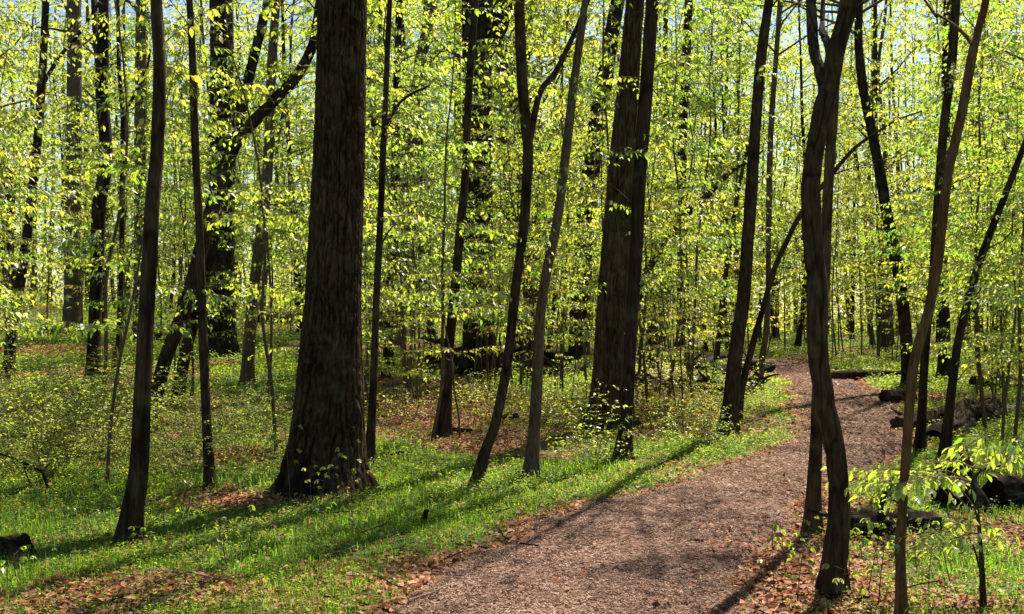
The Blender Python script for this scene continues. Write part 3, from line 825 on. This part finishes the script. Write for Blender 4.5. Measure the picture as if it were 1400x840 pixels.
tree("pale_tree", "grey straight trunk far behind the snaking dark trunk",
     [(190, 470, 17), (191, 380, 16), (192, 200, 16), (193, 0, 14)], 'bark_grey', H=18, sides=16, step=.2, D=34, crown=(9, 10, 3, .1))
tree("pale_tree", "wide pale grey trunk far off at the left, wider than its neighbours",
     [(98, 462, 24), (99, 380, 22), (101, 200, 20), (102, 0, 18)], 'bark_grey', H=18, sides=18, step=.2, D=38, crown=(9, 10, 3, .1))
tree("leaning_tree", "far tree leaning right high above the thin stem with the bare branch",
     [(545, 480, 17), (552, 380, 16), (560, 230, 16), (571, 110, 16), (582, 50, 15), (592, 0, 14)], 'bark_grey', H=16, sides=14, step=.15, D=31, crown=(9, 9, 2.5, .09), sprays=(4, 9, 8, 1.3, .08))
tree("dark_tree", "thick leaf-veiled trunk leaning right behind the second big oak's left side",
     [(790, 470, 28), (796, 360, 26), (806, 250, 25), (820, 150, 24), (832, 70, 22), (845, 0, 20)], 'bark_dark', H=17, sides=18, step=.12, D=27, crown=(9, 10, 3, .09), sprays=(2.5, 9, 14, 1.4, .075))
tree("dark_tree", "straight mid-sized trunk right of the second big oak, deep in the wood",
     [(931, 480, 14), (932, 375, 13), (933, 200, 12), (942, 0, 11)], 'bark_dark', H=16, sides=14, step=.15, D=30, crown=(10, 8, 2.5, .09), sprays=(3, 9.5, 10, 1.2, .08))
tree("leaning_tree", "dark crooked stem slanting right from behind the second big oak",
     [(858, 500, 11), (868, 440, 11), (878, 388, 11), (900, 345, 11), (925, 312, 11), (945, 285, 10), (965, 270, 9), (985, 248, 7), (1006, 230, 5), (1024, 222, 3), (1044, 205, 2)],
     'bark_dark', H=0, sides=14, step=.1, D=19, sprays=(2, 3.8, 4, 1.0, .065))
tree("slender_tree", "tan stem right of the second big oak's forking neighbour, veiled by leaves",
     [(975, 512, 8), (985, 440, 8), (992, 380, 7), (998, 330, 6), (1010, 260, 5), (1022, 200, 4)], 'bark_brown', H=0, D=22, sides=10, step=.15, sprays=(2, 4.5, 6, 1.1, .065))
tree("dark_tree", "dark trunk beside the round log end across the path",
     [(1290, 520, 16), (1291, 440, 15), (1287, 330, 14), (1292, 180, 13), (1296, 0, 11)], 'bark_dark', H=15, sides=16, step=.12, D=25, crown=(8, 9, 2.4, .08), sprays=(2.5, 8, 12, 1.4, .07))
tree("broken_tree", "short snapped forked stem standing left of the nearest slim tree",
     [(155, 520, 9), (158, 490, 8), (157, 474, 6)], 'bark_orange', H=0, sides=10, step=.08, forks=[[(157, 476, 6), (163, 500, 6), (170, 524, 5)]], wander=0)

# ------------------------------------------------------------------ saplings: several of a kind, copied
def make_sapling(H, leafm, leaf, lean, dens=1.0):
    root = empty("sapling", (0, 0, -50))
    n = 9; t = np.linspace(0, 1, n)
    w = np.cumsum(rng.normal(0, .035 * H / 5, (n, 2)), 0); w -= w[0]
    rows = np.stack([w[:, 0] + lean * H * t ** 1.5, w[:, 1], H * t - .05, np.linspace(.006 + H * .0028, .003, n)], 1)
    R_ = curve(rows, .15)
    mb = MB(); tube(mb, R_[:, :3], R_[:, 3], 8, 0, True)
    tr = mb.build("trunk", M['twig'], root, True, True)
    cb = MB(); ga = rng.uniform(0, 6); ns = max(3, int(H * 1.15 * dens))
    for k in range(ns):
        q0 = .24 + .74 * (k + rng.uniform(.2, .8)) / ns
        for m in range(int(rng.integers(2, 5))):
            q = min(.99, q0 + rng.normal(0, .025))
            p = np.array([np.interp(q * H, R_[:, 2], R_[:, c]) for c in range(3)])
            ga += 2.1 + rng.normal(0, .5)
            l = (1.75 - 1.05 * q) * rng.uniform(.5, 1.2) * min(1.2, H / 5)
            e = rng.uniform(-.08, .22)
            spray(cb, cb, p, p + np.array([math.cos(ga), math.sin(ga), e]) * l, leaf, .06, 9, leaf * .74, .0045, subl=.5, pitch=(8, 62), bare=.25)
    cr = cb.build("crown", [M['twig'], M[leafm]], root)
    KIDS[root.name] = [tr, cr]
    return root

def clear_of_path(x, y, m=.9):
    l, r = pedges(y)
    return x < l - m or x > r + m or y > 37
BIG = [(-1.7, 10, .8), (1.3, 15, .8), (-3.9, 11.5, 1.1), (-4.0, 12.6, 1.0), (-4.2, 13.8, 1.0), (-4.3, 15.2, 1.0), (1.05, 13.4, 1.0), (.95, 12.2, .8), (-.5, 15, .9), (-.5, 17, .9), (-.6, 19, .9), (-2.9, 11, .8), (-3.3, 12.5, .8), (-3.7, 14, .9), (-4.1, 15.5, 1.0), (-4.8, 18, 1.2), (-5.3, 20, 1.3), (-6.0, 22.5, 1.4), (-6.6, 25, 1.4), (-4.2, 11, .7), (-5.0, 13, .75), (-5.7, 15, .8), (-6.6, 17.5, .9), (-5.0, 11, .6), (-6.0, 13.4, .7), (-7.2, 16, .8)]

def scatter_saplings(protos, spots, label, group, cat='sapling', first=None):
    for k, (x, y, sc) in enumerate(spots):
        p = protos[int(rng.integers(0, len(protos)))] if k >= len(protos) else protos[k]
        loc = (x, y, float(height(x, y)))
        rz = rng.uniform(0, 6.28); tl = (rng.normal(0, .05), rng.normal(0, .05))
        if k < len(protos):
            o = p; o.location = loc; o.rotation_euler = (tl[0], tl[1], rz); o.scale = (sc, sc, sc)
        else:
            o = copy_thing(p, loc, rz, sc, tl)
        tag(o, label, cat, group)

def spots(n, d0, d1, a0, a1, smin=.8, smax=1.2, mgap=.9, glade=False):
    out = []
    while len(out) < n:
        D = math.sqrt(rng.uniform(d0 * d0, d1 * d1)); x = D * rng.uniform(a0, a1)
        if glade and x / D < -.12 and D < glade and rng.random() < .85: continue
        if rng.random() > .12 + .88 * float(smooth(.40, .56, fbm(np.array(x * .33), np.array(D * .33), 171))): continue
        if clear_of_path(x, D, mgap) and all((x - b[0]) ** 2 + (D - b[1]) ** 2 > b[2] ** 2 for b in BIG):
            out.append((x, D, rng.uniform(smin, smax)))
    return out

near_p = [make_sapling(H, m, lf, ln) for H, m, lf, ln in [(5.2, 'leaf', .07, .05), (6.2, 'leaf_green', .074, -.04), (4.4, 'leaf_green', .07, .08), (5.6, 'leaf', .068, 0), (3.6, 'leaf', .054, .1), (6.6, 'leaf', .062, .03)]]
scatter_saplings(near_p, spots(26, 10.0, 17, -.60, -.17), "thin-stemmed sapling with layered pale leaves left of the biggest oak", "saplings left of the biggest oak")
mid_p = [make_sapling(H, m, lf, ln) for H, m, lf, ln in [(5.0, 'leaf', .064, .05), (6.4, 'leaf_green', .068, -.03), (4.2, 'leaf', .06, .06), (7.0, 'leaf', .068, 0), (3.2, 'leaf_yellow', .05, .1)]]
scatter_saplings(mid_p, spots(44, 13, 21, -.15, .22, mgap=1.6), "slender leafy sapling between the biggest oak and the path", "saplings between the big oaks")
right_p = [make_sapling(H, m, lf, ln) for H, m, lf, ln in [(5.0, 'leaf', .062, -.05), (6.2, 'leaf_green', .066, .05), (4.4, 'leaf', .06, -.08), (6.8, 'leaf', .066, 0)]]
scatter_saplings(right_p, spots(36, 11.5, 21, .42, .62, mgap=1.2), "leafy sapling with thin stem in the wood right of the path", "saplings right of the path")
far_p = [make_sapling(H, m, lf, ln, 1.1) for H, m, lf, ln in [(7.5, 'leaf', .084, .03), (8.5, 'leaf_green', .088, -.03), (6.0, 'leaf', .074, .05), (9.0, 'leaf', .08, 0), (4.5, 'leaf_yellow', .07, .04)]]
scatter_saplings(far_p, spots(112, 20, 42, -.62, .62, .8, 1.25, 1.0, 33) + spots(26, 37.5, 52, .12, .36, 1.0, 1.5, 1.0), "distant feathery sapling in the pale green understory beyond the main trunks", "saplings deeper in the wood")

low_p = [make_sapling(H, m, lf, ln, 1.5) for H, m, lf, ln in [(1.7, 'leaf', .05, .1), (2.3, 'leaf_yellow', .05, -.1), (2.0, 'leaf', .052, .12), (1.4, 'leaf_yellow', .048, 0)]]
scatter_saplings(low_p, spots(20, 12.6, 19, -.14, .205, .8, 1.2, 1.3), "low bushy sapling with small yellow-green leaves left of the path, among litter", "low saplings left of the path")
lowr_p = [make_sapling(H, m, lf, ln, 1.5) for H, m, lf, ln in [(1.6, 'leaf', .05, .1), (2.2, 'leaf', .052, -.1), (1.9, 'leaf_yellow', .05, .05)]]
scatter_saplings(lowr_p, spots(14, 11.5, 19, .37, .56, .8, 1.2, 1.3), "low bushy sapling standing among the fallen logs right of the path", "low saplings among the logs right of the path")
und_p = [make_sapling(H, m, lf, ln, 1.5) for H, m, lf, ln in [(3.0, 'leaf', .085, .05), (4.0, 'leaf', .09, -.05), (3.5, 'leaf_yellow', .085, .08)]]
scatter_saplings(und_p, spots(80, 30, 58, -.15, .64, .8, 1.3, 1.2), "far low thicket sapling glowing yellow-green beyond the path bend", "thicket saplings beyond the path bend")

# ------------------------------------------------------------------ far trees
def make_far_tree(H, r, mat, leaf=.13):
    root = empty("forest_tree", (0, 0, -50))
    n = 8; t = np.linspace(0, 1, n)
    w = np.cumsum(rng.normal(0, .16, (n, 2)), 0); w -= w[0]
    rows = np.stack([w[:, 0], w[:, 1], H * t - .1, r * (1.05 - .85 * t)], 1)
    R_ = curve(rows, .5)
    mb = MB(); tube(mb, R_[:, :3], R_[:, 3], 10, 0, True, bark_disp(.01, 6, 3, r * .5))
    tr = mb.build("trunk", M[mat], root, True, True)
    cb = MB()
    canopy(cb, cb, R_, H * .16, 36, H * .16, leaf, 1, 1.2)
    cr = cb.build("crown", [M['twig'], M['leaf']], root)
    KIDS[root.name] = [tr, cr]
    return root
ft = [make_far_tree(H, r, m) for H, r, m in [(15, .10, 'bark_dark'), (18, .12, 'bark_grey'), (14, .07, 'bark_tan'), (20, .17, 'bark_brown'), (16, .12, 'bark_grey'), (13, .06, 'bark_dark')]]
scatter_saplings(ft, spots(95, 26, 62, -.64, .64, .85, 1.2, 1.2, 42), "distant straight trunk with thin spring crown in the hazy green background", "far trees at the back of the wood", 'tree')

def far_wood():
    mb = MB()
    for k in range(420):
        D = rng.uniform(62, 105); x = D * rng.uniform(-.75, .75); z = float(height(x, D)); H = rng.uniform(14, 24); r = rng.uniform(.05, .2)
        t = np.linspace(0, 1, 5)
        w = np.cumsum(rng.normal(0, .2, (5, 2)), 0)
        tube(mb, np.stack([x + w[:, 0], D + w[:, 1], z - .2 + H * t], 1), r * (1.1 - .8 * t), 5, 0, False)
    n = 330000
    c = 5200
    D = rng.uniform(60, 108, c); x = D * rng.uniform(-.78, .78, c); zc = height(x, D) + 24 * rng.random(c) ** 1.35
    i = rng.integers(0, c, n)
    p = np.stack([x[i], D[i], zc[i]], 1) + rng.normal(0, 1, (n, 3)) * np.array([1.5, 1.5, .7])
    p[:, 2] = np.maximum(p[:, 2], height(p[:, 0], p[:, 1]) + .1)
    d = rng.normal(0, 1, (n, 3)); d[:, 2] -= .5
    leaves(mb, p, d, rng.uniform(.14, .32, n), .36, 1, True)
    tag(mb.build("distant_woods", [M['bark_grey'], M['leaf']]), kind="stuff")
far_wood()

# ------------------------------------------------------------------ shrubs and seedlings
def make_shrub(Hh, rad, n, leaf, leafm):
    root = empty("shrub", (0, 0, -50))
    cb = MB()
    for k in range(n):
        a = rng.uniform(0, 2 * PI); l = rad * rng.uniform(.4, 1.1)
        A = np.array([math.cos(a), math.sin(a), 0]) * rng.uniform(0, rad * .4)
        B = A + np.array([math.cos(a) * l, math.sin(a) * l, Hh * rng.uniform(.35, 1.0)])
        spray(cb, cb, A + [0, 0, -.02], B, leaf, .2, 6, leaf * .72, .004, subl=.5, pitch=(-25, 35), bare=.2)
    cr = cb.build("branches", [M['twig'], M[leafm]], root)
    KIDS[root.name] = [cr]
    return root
sh = [make_shrub(.95, .85, 26, .036, 'shrub'), make_shrub(.8, .95, 27, .032, 'shrub'), make_shrub(1.05, .8, 25, .038, 'shrub')]
ps = [(G(px, py), s) for px, py, s in [(115, 640, 1.15), (55, 655, .95), (120, 622, 1.0), (245, 655, .8), (270, 625, .8), (90, 600, 1.0), (20, 615, 1.1), (330, 620, .7), (165, 575, 1.0), (300, 590, .9), (40, 560, 1.0), (120, 560, 1.0)]]
scatter_saplings(sh, [(p[0], p[1], s) for p, s in ps], "low arching green shrub in the thicket around the nearest slim tree on the left", "green shrubs in the left thicket", 'shrub')
sy = [make_shrub(.7, .6, 14, .045, 'leaf'), make_shrub(.55, .7, 16, .042, 'leaf_yellow')]
ps = [(G(px, py), s) for px, py, s in [(905, 590, 1.0), (950, 585, 1.0), (930, 560, 1.1), (970, 565, .9), (890, 560, 1.0), (1040, 560, .7), (780, 585, .9), (700, 575, .9), (660, 560, 1.0), (760, 560, 1.0), (560, 575, .9), (945, 610, .7), (910, 535, 1.2), (1000, 540, 1.1), (880, 525, 1.2)]]
scatter_saplings(sy, [(p[0], p[1], s) for p, s in ps], "small yellow-green shrub in the shade along the left side of the path", "yellow-green shrubs left of the path", 'shrub')
o = make_shrub(1.0, .42, 12, .045, 'leaf'); g = G(808, 632); o.location = g
tag(o, "upright bright shrub in the grass right in front of the second big oak", "shrub")

def make_seedling(Hh, nl, leafm, leaf):
    root = empty("seedling", (0, 0, -50))
    mb = MB(); top = np.array([rng.normal(0, .06), rng.normal(0, .06), Hh])
    st = curve(np.array([[0, 0, -.02], [top[0] * .3, top[1] * .6, Hh * .5], top]), .04)
    tube(mb, st, np.linspace(.004, .002, len(st)), 5, 0)
    s_ = mb.build("stem", M['twig'], root)
    lb = MB()
    for k in range(nl):
        q = .45 + .55 * (k + .5) / nl
        p = np.array([np.interp(q * Hh, st[:, 2], st[:, c]) for c in range(3)])
        a = k * 2.4 + rng.normal(0, .3)
        e = p + np.array([math.cos(a), math.sin(a), .25]) * rng.uniform(.05, .12)
        tube(lb, np.array([p, e]), [.0015, .001], 3, 0, False)
        aa = a + rng.uniform(-1.2, 1.2, 5); pt = -rng.uniform(.3, 1.0, 5)
        d = np.stack([np.cos(aa) * np.cos(pt), np.sin(aa) * np.cos(pt), np.sin(pt)], 1)
        leaves(lb, np.repeat(e[None], 5, 0), d, leaf * rng.uniform(.6, 1.05, 5), .27, 1)
    l_ = lb.build("leaves", [M['twig'], M[leafm]], root)
    KIDS[root.name] = [s_, l_]
    return root
so = [make_seedling(.55, 6, 'leaf_yellow', .05), make_seedling(.4, 5, 'leaf_yellow', .05), make_seedling(.32, 4, 'leaf_yellow', .045)]
ps = [(G(px, py), s) for px, py, s in [(398, 690, 1.2), (436, 692, 1.0), (455, 694, .9), (482, 694, 1.0), (425, 700, .7), (493, 690, .9), (463, 704, .7)]]
scatter_saplings(so, [(p[0], p[1], s) for p, s in ps], "yellow-leaved seedling growing against the foot of the biggest oak", "yellow seedlings at the foot of the biggest oak", 'seedling')
sg = [make_seedling(.35, 6, 'leaf', .055), make_seedling(.25, 5, 'leaf', .05), make_seedling(.45, 7, 'leaf', .055), make_seedling(.2, 4, 'leaf_green', .05)]
ps = [(x, y) for x, y in [(1075, 790), (1095, 770), (1060, 815), (1120, 800), (1090, 830), (1160, 800), (1185, 815), (1180, 770), (1205, 790), (1215, 750), (1255, 790), (1270, 820), (1200, 830), (1260, 770), (1190, 745), (1105, 740), (1150, 838), (1285, 780), (1235, 820), (1300, 800)]]
scatter_saplings(sg, [(*G(x, y)[:2], rng.uniform(.7, 1.1)) for x, y in ps], "small bright seedling in the litter around the S-shaped trunk", "seedlings around the S-shaped trunk", 'seedling')
sw = [make_seedling(.22, 5, 'leaf_green', .05), make_seedling(.3, 6, 'cover', .06), make_seedling(.18, 5, 'leaf', .045)]
ps = [(200, 760), (255, 748), (300, 740), (60, 770), (20, 800), (130, 735), (250, 695), (340, 755), (270, 765), (380, 760), (480, 740), (95, 720), (40, 720), (160, 700), (225, 725), (440, 730), (560, 690), (600, 665), (10, 760), (310, 775)]
scatter_saplings(sw, [(*G(x, y)[:2], rng.uniform(.7, 1.15)) for x, y in ps], "leafy weed standing in the grass at the left foreground", "weeds in the left foreground grass", 'plant')

tree("sapling", "small sapling with broad bright leaves in the right foreground, bent over at its top",
     [(1345, 842, 7), (1343, 790, 6), (1341, 750, 5), (1336, 700, 5), (1329, 672, 4), (1331, 655, 4), (1345, 642, 3), (1371, 637, 3)],
     'bark_brown', H=0, sides=10, step=.03, wander=0, amp=.0005,
     forks=[[(1342, 795, 3), (1339, 750, 3), (1332, 725, 2), (1328, 714, 2)]],
     twigs=[((1331, 664), (1258, 652), .058, 10, .3), ((1331, 660), (1196, 642), .058, 13, -.4), ((1300, 655), (1230, 672), .056, 8, -.6), ((1345, 642), (1280, 632), .058, 10, .6), ((1331, 662), (1215, 655), .056, 11, .1),
            ((1350, 640), (1335, 592), .06, 9, .5), ((1371, 637), (1398, 590), .06, 10, -.3), ((1365, 637), (1420, 625), .06, 10, .4), ((1371, 637), (1350, 606), .058, 9, -.5), ((1371, 637), (1400, 612), .058, 9, .1),
            ((1337, 708), (1268, 725), .05, 8, -.5), ((1339, 730), (1270, 760), .05, 9, -.2), ((1334, 720), (1372, 735), .05, 6, .4), ((1329, 714), (1300, 752), .05, 6, .2), ((1331, 660), (1150, 632), .056, 11, .9)])

# ------------------------------------------------------------------ fallen wood
def log(name, label, A, B, r0, r1, mat, sides=20, rough=.12, hollow=False, bend=.0, group=None, cat='log', lift=0.0, stubs=0, seed=None):
    A = np.asarray(A, float); B = np.asarray(B, float)
    C0 = (A + B) / 2; base = np.array([C0[0], C0[1], min(A[2], B[2])])
    t = np.linspace(0, 1, max(8, int(np.linalg.norm(B - A) / .04)))[:, None]
    sdv = int(rng.integers(0, 999))
    wob = np.stack([noise(t[:, 0] * 4, t[:, 0] * 0, seed=sdv + k) - .5 for k in range(3)], 1) * np.linalg.norm(B - A) * bend
    P = A + (B - A) * t + wob - base
    rad = r0 + (r1 - r0) * t[:, 0]
    P[:, 2] += rad * .75 + lift
    mb = MB()
    def dsp(th, Pp, rr):
        c, s = np.cos(th)[None, :], np.sin(th)[None, :]
        L = np.linspace(0, np.linalg.norm(B - A), len(Pp))[:, None]
        a = noise(c * 2 + 3 + 0 * L, s * 2 + 0 * L, L * 2.2 + 0 * c, sdv) - .5
        b = noise(c * 6 + 0 * L, s * 6 + 0 * L, L * 3.5 + 0 * c, sdv + 1) - .5
        g_ = noise(c * 8 + 0 * L, s * 8 + 0 * L, L * 1.1 + 0 * c, sdv + 2)
        g2 = noise(c * 15 + 0 * L, s * 15 + 0 * L, L * 9 + 0 * c, sdv + 5) - .5
        return (a * 2.4 + b * 1.1) * rough * rr[:, None] + (np.abs(g_ - .5) * 2.2 - .35) * .16 * rr[:, None] + g2 * .10 * rr[:, None]
    if hollow:
        tube(mb, P, rad, sides, 0, False, dsp)
        Pi = P; tube(mb, Pi[::-1], rad[::-1] * .74, sides, 1, (0,))
        th = np.arange(sides)
        Vn = len(P) * sides
        mb.add(np.vstack([mb.v[0][:sides], mb.v[1][-sides:][::-1] if False else mb.v[1][len(P) * sides - sides:len(P) * sides]]),
               np.stack([th, (th + 1) % sides, sides + (-(th + 1)) % sides, sides + (-th) % sides], -1), 2)
        o = mb.build(name, [M[mat], M['rotten'], M['dead']], None, True)
    else:
        tube(mb, P, rad, sides, 0, True, dsp)
        for k in range(stubs):
            i = rng.integers(2, len(P) - 2); d = rng.normal(0, 1, 3); d[2] = abs(d[2]); d /= np.linalg.norm(d)
            tube(mb, np.array([P[i], P[i] + d * rad[i] * 2, P[i] + d * rad[i] * 3.5 + rng.normal(0, rad[i] * .5, 3)]), [rad[i] * .35, rad[i] * .25, rad[i] * .1], 6, 0)
        o = mb.build(name, M[mat], None, True)
    o.location = base
    tag(o, label, cat, group)
    return o

def lg(a, b): return G(*a), G(*b)
A = G(1278, 604); B = G(1360, 566); log("hollow_log", "fallen hollow log with its dark open end facing the camera", A, B, .17, .15, 'dark_log', hollow=True, sides=44, bend=.05, rough=.2)
A, B = lg((1228, 588), (1350, 566)); log("fallen_log", "thick dark log lying just behind the hollow log", A, B, .12, .13, 'dark_log', sides=24, bend=.03, stubs=3)
A, B = lg((1310, 570), (1420, 562)); log("fallen_log", "pale-topped long log running to the right edge behind the hollow log", A, B, .085, .07, 'dead', sides=20, bend=.05, stubs=3)
A, B = lg((1210, 552), (1246, 549)); log("fallen_log", "short round log end at the right edge of the path bend", A, B, .13, .12, 'dark_log', sides=24)
A, B = lg((1362, 697), (1470, 688)); log("fallen_log", "dark sawn log at the right picture edge lying in bright grass", A, B, .13, .14, 'rotten', sides=26, bend=.02)
A, B = lg((1158, 735), (1282, 728)); log("rotten_log", "black rotten log with torn bark behind the orange-brown slim tree", A, B, .10, .07, 'rotten', sides=26, rough=.4, bend=.08, stubs=7)
A, B = lg((1292, 836), (1352, 831)); log("fallen_branch", "short brown branch piece at the foot of the bent sapling", A, B, .017, .022, 'dead', sides=12, bend=.06, cat='branch')
A, B = lg((1072, 748), (1063, 706)); log("fallen_branch", "pale bleached stick in the litter at the right edge of the path", A, B, .02, .013, 'dead', sides=10, bend=.15, cat='branch')
A, B = lg((1380, 735), (1440, 729)); log("fallen_branch", "dark thin branch lying in grass under the sawn log", A, B, .013, .016, 'dark_log', sides=10, bend=.05, cat='branch')
A, B = lg((1128, 521), (1260, 518)); log("fallen_log", "long dark log lying far beyond the path bend", A, B, .12, .11, 'dark_log', sides=16, bend=.03)
A, B = lg((1330, 532), (1450, 530)); log("fallen_log", "dark log among saplings at the far right", A, B, .13, .12, 'dark_log', sides=16, bend=.04)
A, B = lg((-40, 455), (112, 457)); log("fallen_log", "thin dark log on the lit grass slope at the far left", A, B, .15, .10, 'dark_log', sides=14, bend=.04)
A, B = lg((205, 470), (245, 466)); log("fallen_log", "short dark log on the grass slope by the leaning trees", A, B, .17, .15, 'rotten', sides=14, bend=.05)
A, B = lg((345, 445), (425, 443)); log("fallen_log", "dark log high on the slope directly left of the biggest oak", A, B, .3, .25, 'rotten', sides=14, bend=.05, stubs=5)
A, B = lg((680, 575), (708, 573)); log("fallen_branch", "small black log piece in litter between the two grass-edge trees", A, B, .05, .04, 'rotten', sides=12, bend=.06, cat='branch')
A, B = lg((612, 594), (646, 592)); log("fallen_branch", "short dark rotten piece right of the slim tree in reddish litter", A, B, .045, .03, 'rotten', sides=12, bend=.06, cat='branch')
A, B = lg((515, 626), (560, 622)); log("fallen_branch", "dark stick in litter by the thin stem right of the biggest oak", A, B, .03, .02, 'rotten', sides=10, bend=.08, cat='branch')
# brush heap left of the far path: each log of it
heap = [((872, 532), (960, 520), .16, .10, 0.0, 'dark_log'), ((890, 545), (945, 527), .14, .12, 0, 'rotten'), ((930, 535), (1010, 530), .13, .1, .05, 'dark_log'), ((955, 543), (1030, 532), .15, .12, 0, 'rotten'),
        ((870, 512), (905, 530), .06, .05, .35, 'dark_log'), ((985, 520), (1058, 512), .13, .11, .1, 'rotten'), ((900, 520), (1000, 512), .12, .09, .25, 'dark_log'), ((1010, 545), (1040, 530), .14, .1, 0, 'rotten'), ((940, 515), (985, 536), .05, .04, .45, 'dark_log')]
for k, (a, b, r0, r1, lf, m) in enumerate(heap):
    A, B = lg(a, b); log("fallen_log", "dark fallen log in the tangled heap between the second big oak and the path bend", A, B, r0, r1, m, 16, .3, False, .08, "logs in the tangled heap", lift=lf, stubs=4)
heap2 = [((590, 505), (700, 500), .16, .12, 0, 'rotten'), ((620, 512), (770, 505), .14, .1, 0, 'dark_log'), ((575, 490), (625, 510), .07, .05, .35, 'dark_log'), ((690, 498), (790, 505), .15, .1, .2, 'rotten'), ((640, 505), (740, 492), .12, .1, .3, 'rotten'), ((725, 520), (800, 510), .1, .1, 0, 'dark_log')]
for k, (a, b, r0, r1, lf, m) in enumerate(heap2):
    A, B = lg(a, b); log("fallen_log", "dark fallen log in the brushwood around the broad forked trunk", A, B, r0, r1, m, 16, .3, False, .08, "logs around the broad forked trunk", lift=lf, stubs=5)

def stump(name, label, px, py, r, h, mat, seed, lean=.0):
    g = G(px, py)
    mb = MB(); n = 16; z = np.linspace(-.05, h, n)
    P = np.stack([lean * z, 0 * z, z], 1); rad = r * (1.15 - .45 * (z / h).clip(0, 1))
    def dsp(th, Pp, rr):
        c, s = np.cos(th)[None, :], np.sin(th)[None, :]; zz = Pp[:, 2:3]
        return ((noise(c * 1.6 + 0 * zz + seed, s * 1.6 + 0 * zz, zz * 3 + 0 * c, seed) - .5) * .9 + (noise(c * 5 + 0 * zz, s * 5 + 0 * zz, zz * 9 + 0 * c, seed + 1) - .5) * .35) * r
    tube(mb, P, rad, 30, 0, True, dsp)
    V = mb.v[0]; top = V[:, 2] > h * .75
    V[top, 2] += (noise(V[top, 0] * 14, V[top, 1] * 14, seed=seed) - .5) * h * .55
    mb.v = [V] + [np.vstack([V[-30:], V[-30:].mean(0) - [0, 0, h * .25]]) if k == 2 else v for k, v in enumerate(mb.v) if k > 0]
    o = mb.build(name, M[mat], None, True); o.location = g
    return tag(o, label, "stump")
stump("stump", "ragged black stump behind the bent sapling's leaves", 1314, 692, .19, .36, 'rotten', 5, -.15)
stump("stump", "small jagged black stump at the far left edge in the grass", 20, 762, .10, .13, 'rotten', 8)
stump("stump", "tiny dark snag poking out of the grass by the path", 579, 714, .022, .10, 'rotten', 3, .2)
# the dead branch arching at the left edge
g = G(62, 672); D = g[1]
mb = MB()
for pl in ([(65, 668, 4), (57, 648, 5), (45, 642, 4), (22, 634, 4), (0, 627, 3), (-30, 620, 3)], [(52, 700, 2), (48, 690, 2), (40, 672, 2), (26, 652, 2), (18, 634, 2)], [(57, 647, 3), (60, 636, 2), (66, 630, 1.5)]):
    rws = curve(poly3(pl, D), .03); rws[:, 1] += np.linspace(0, .2, len(rws))
    tube(mb, rws[:, :3] - g, rws[:, 3], 8, 0)
o = mb.build("fallen_branch", M['rotten'], None, True); o.location = g
tag(o, "dead dark branch arching over the grass at the far left edge", "branch")
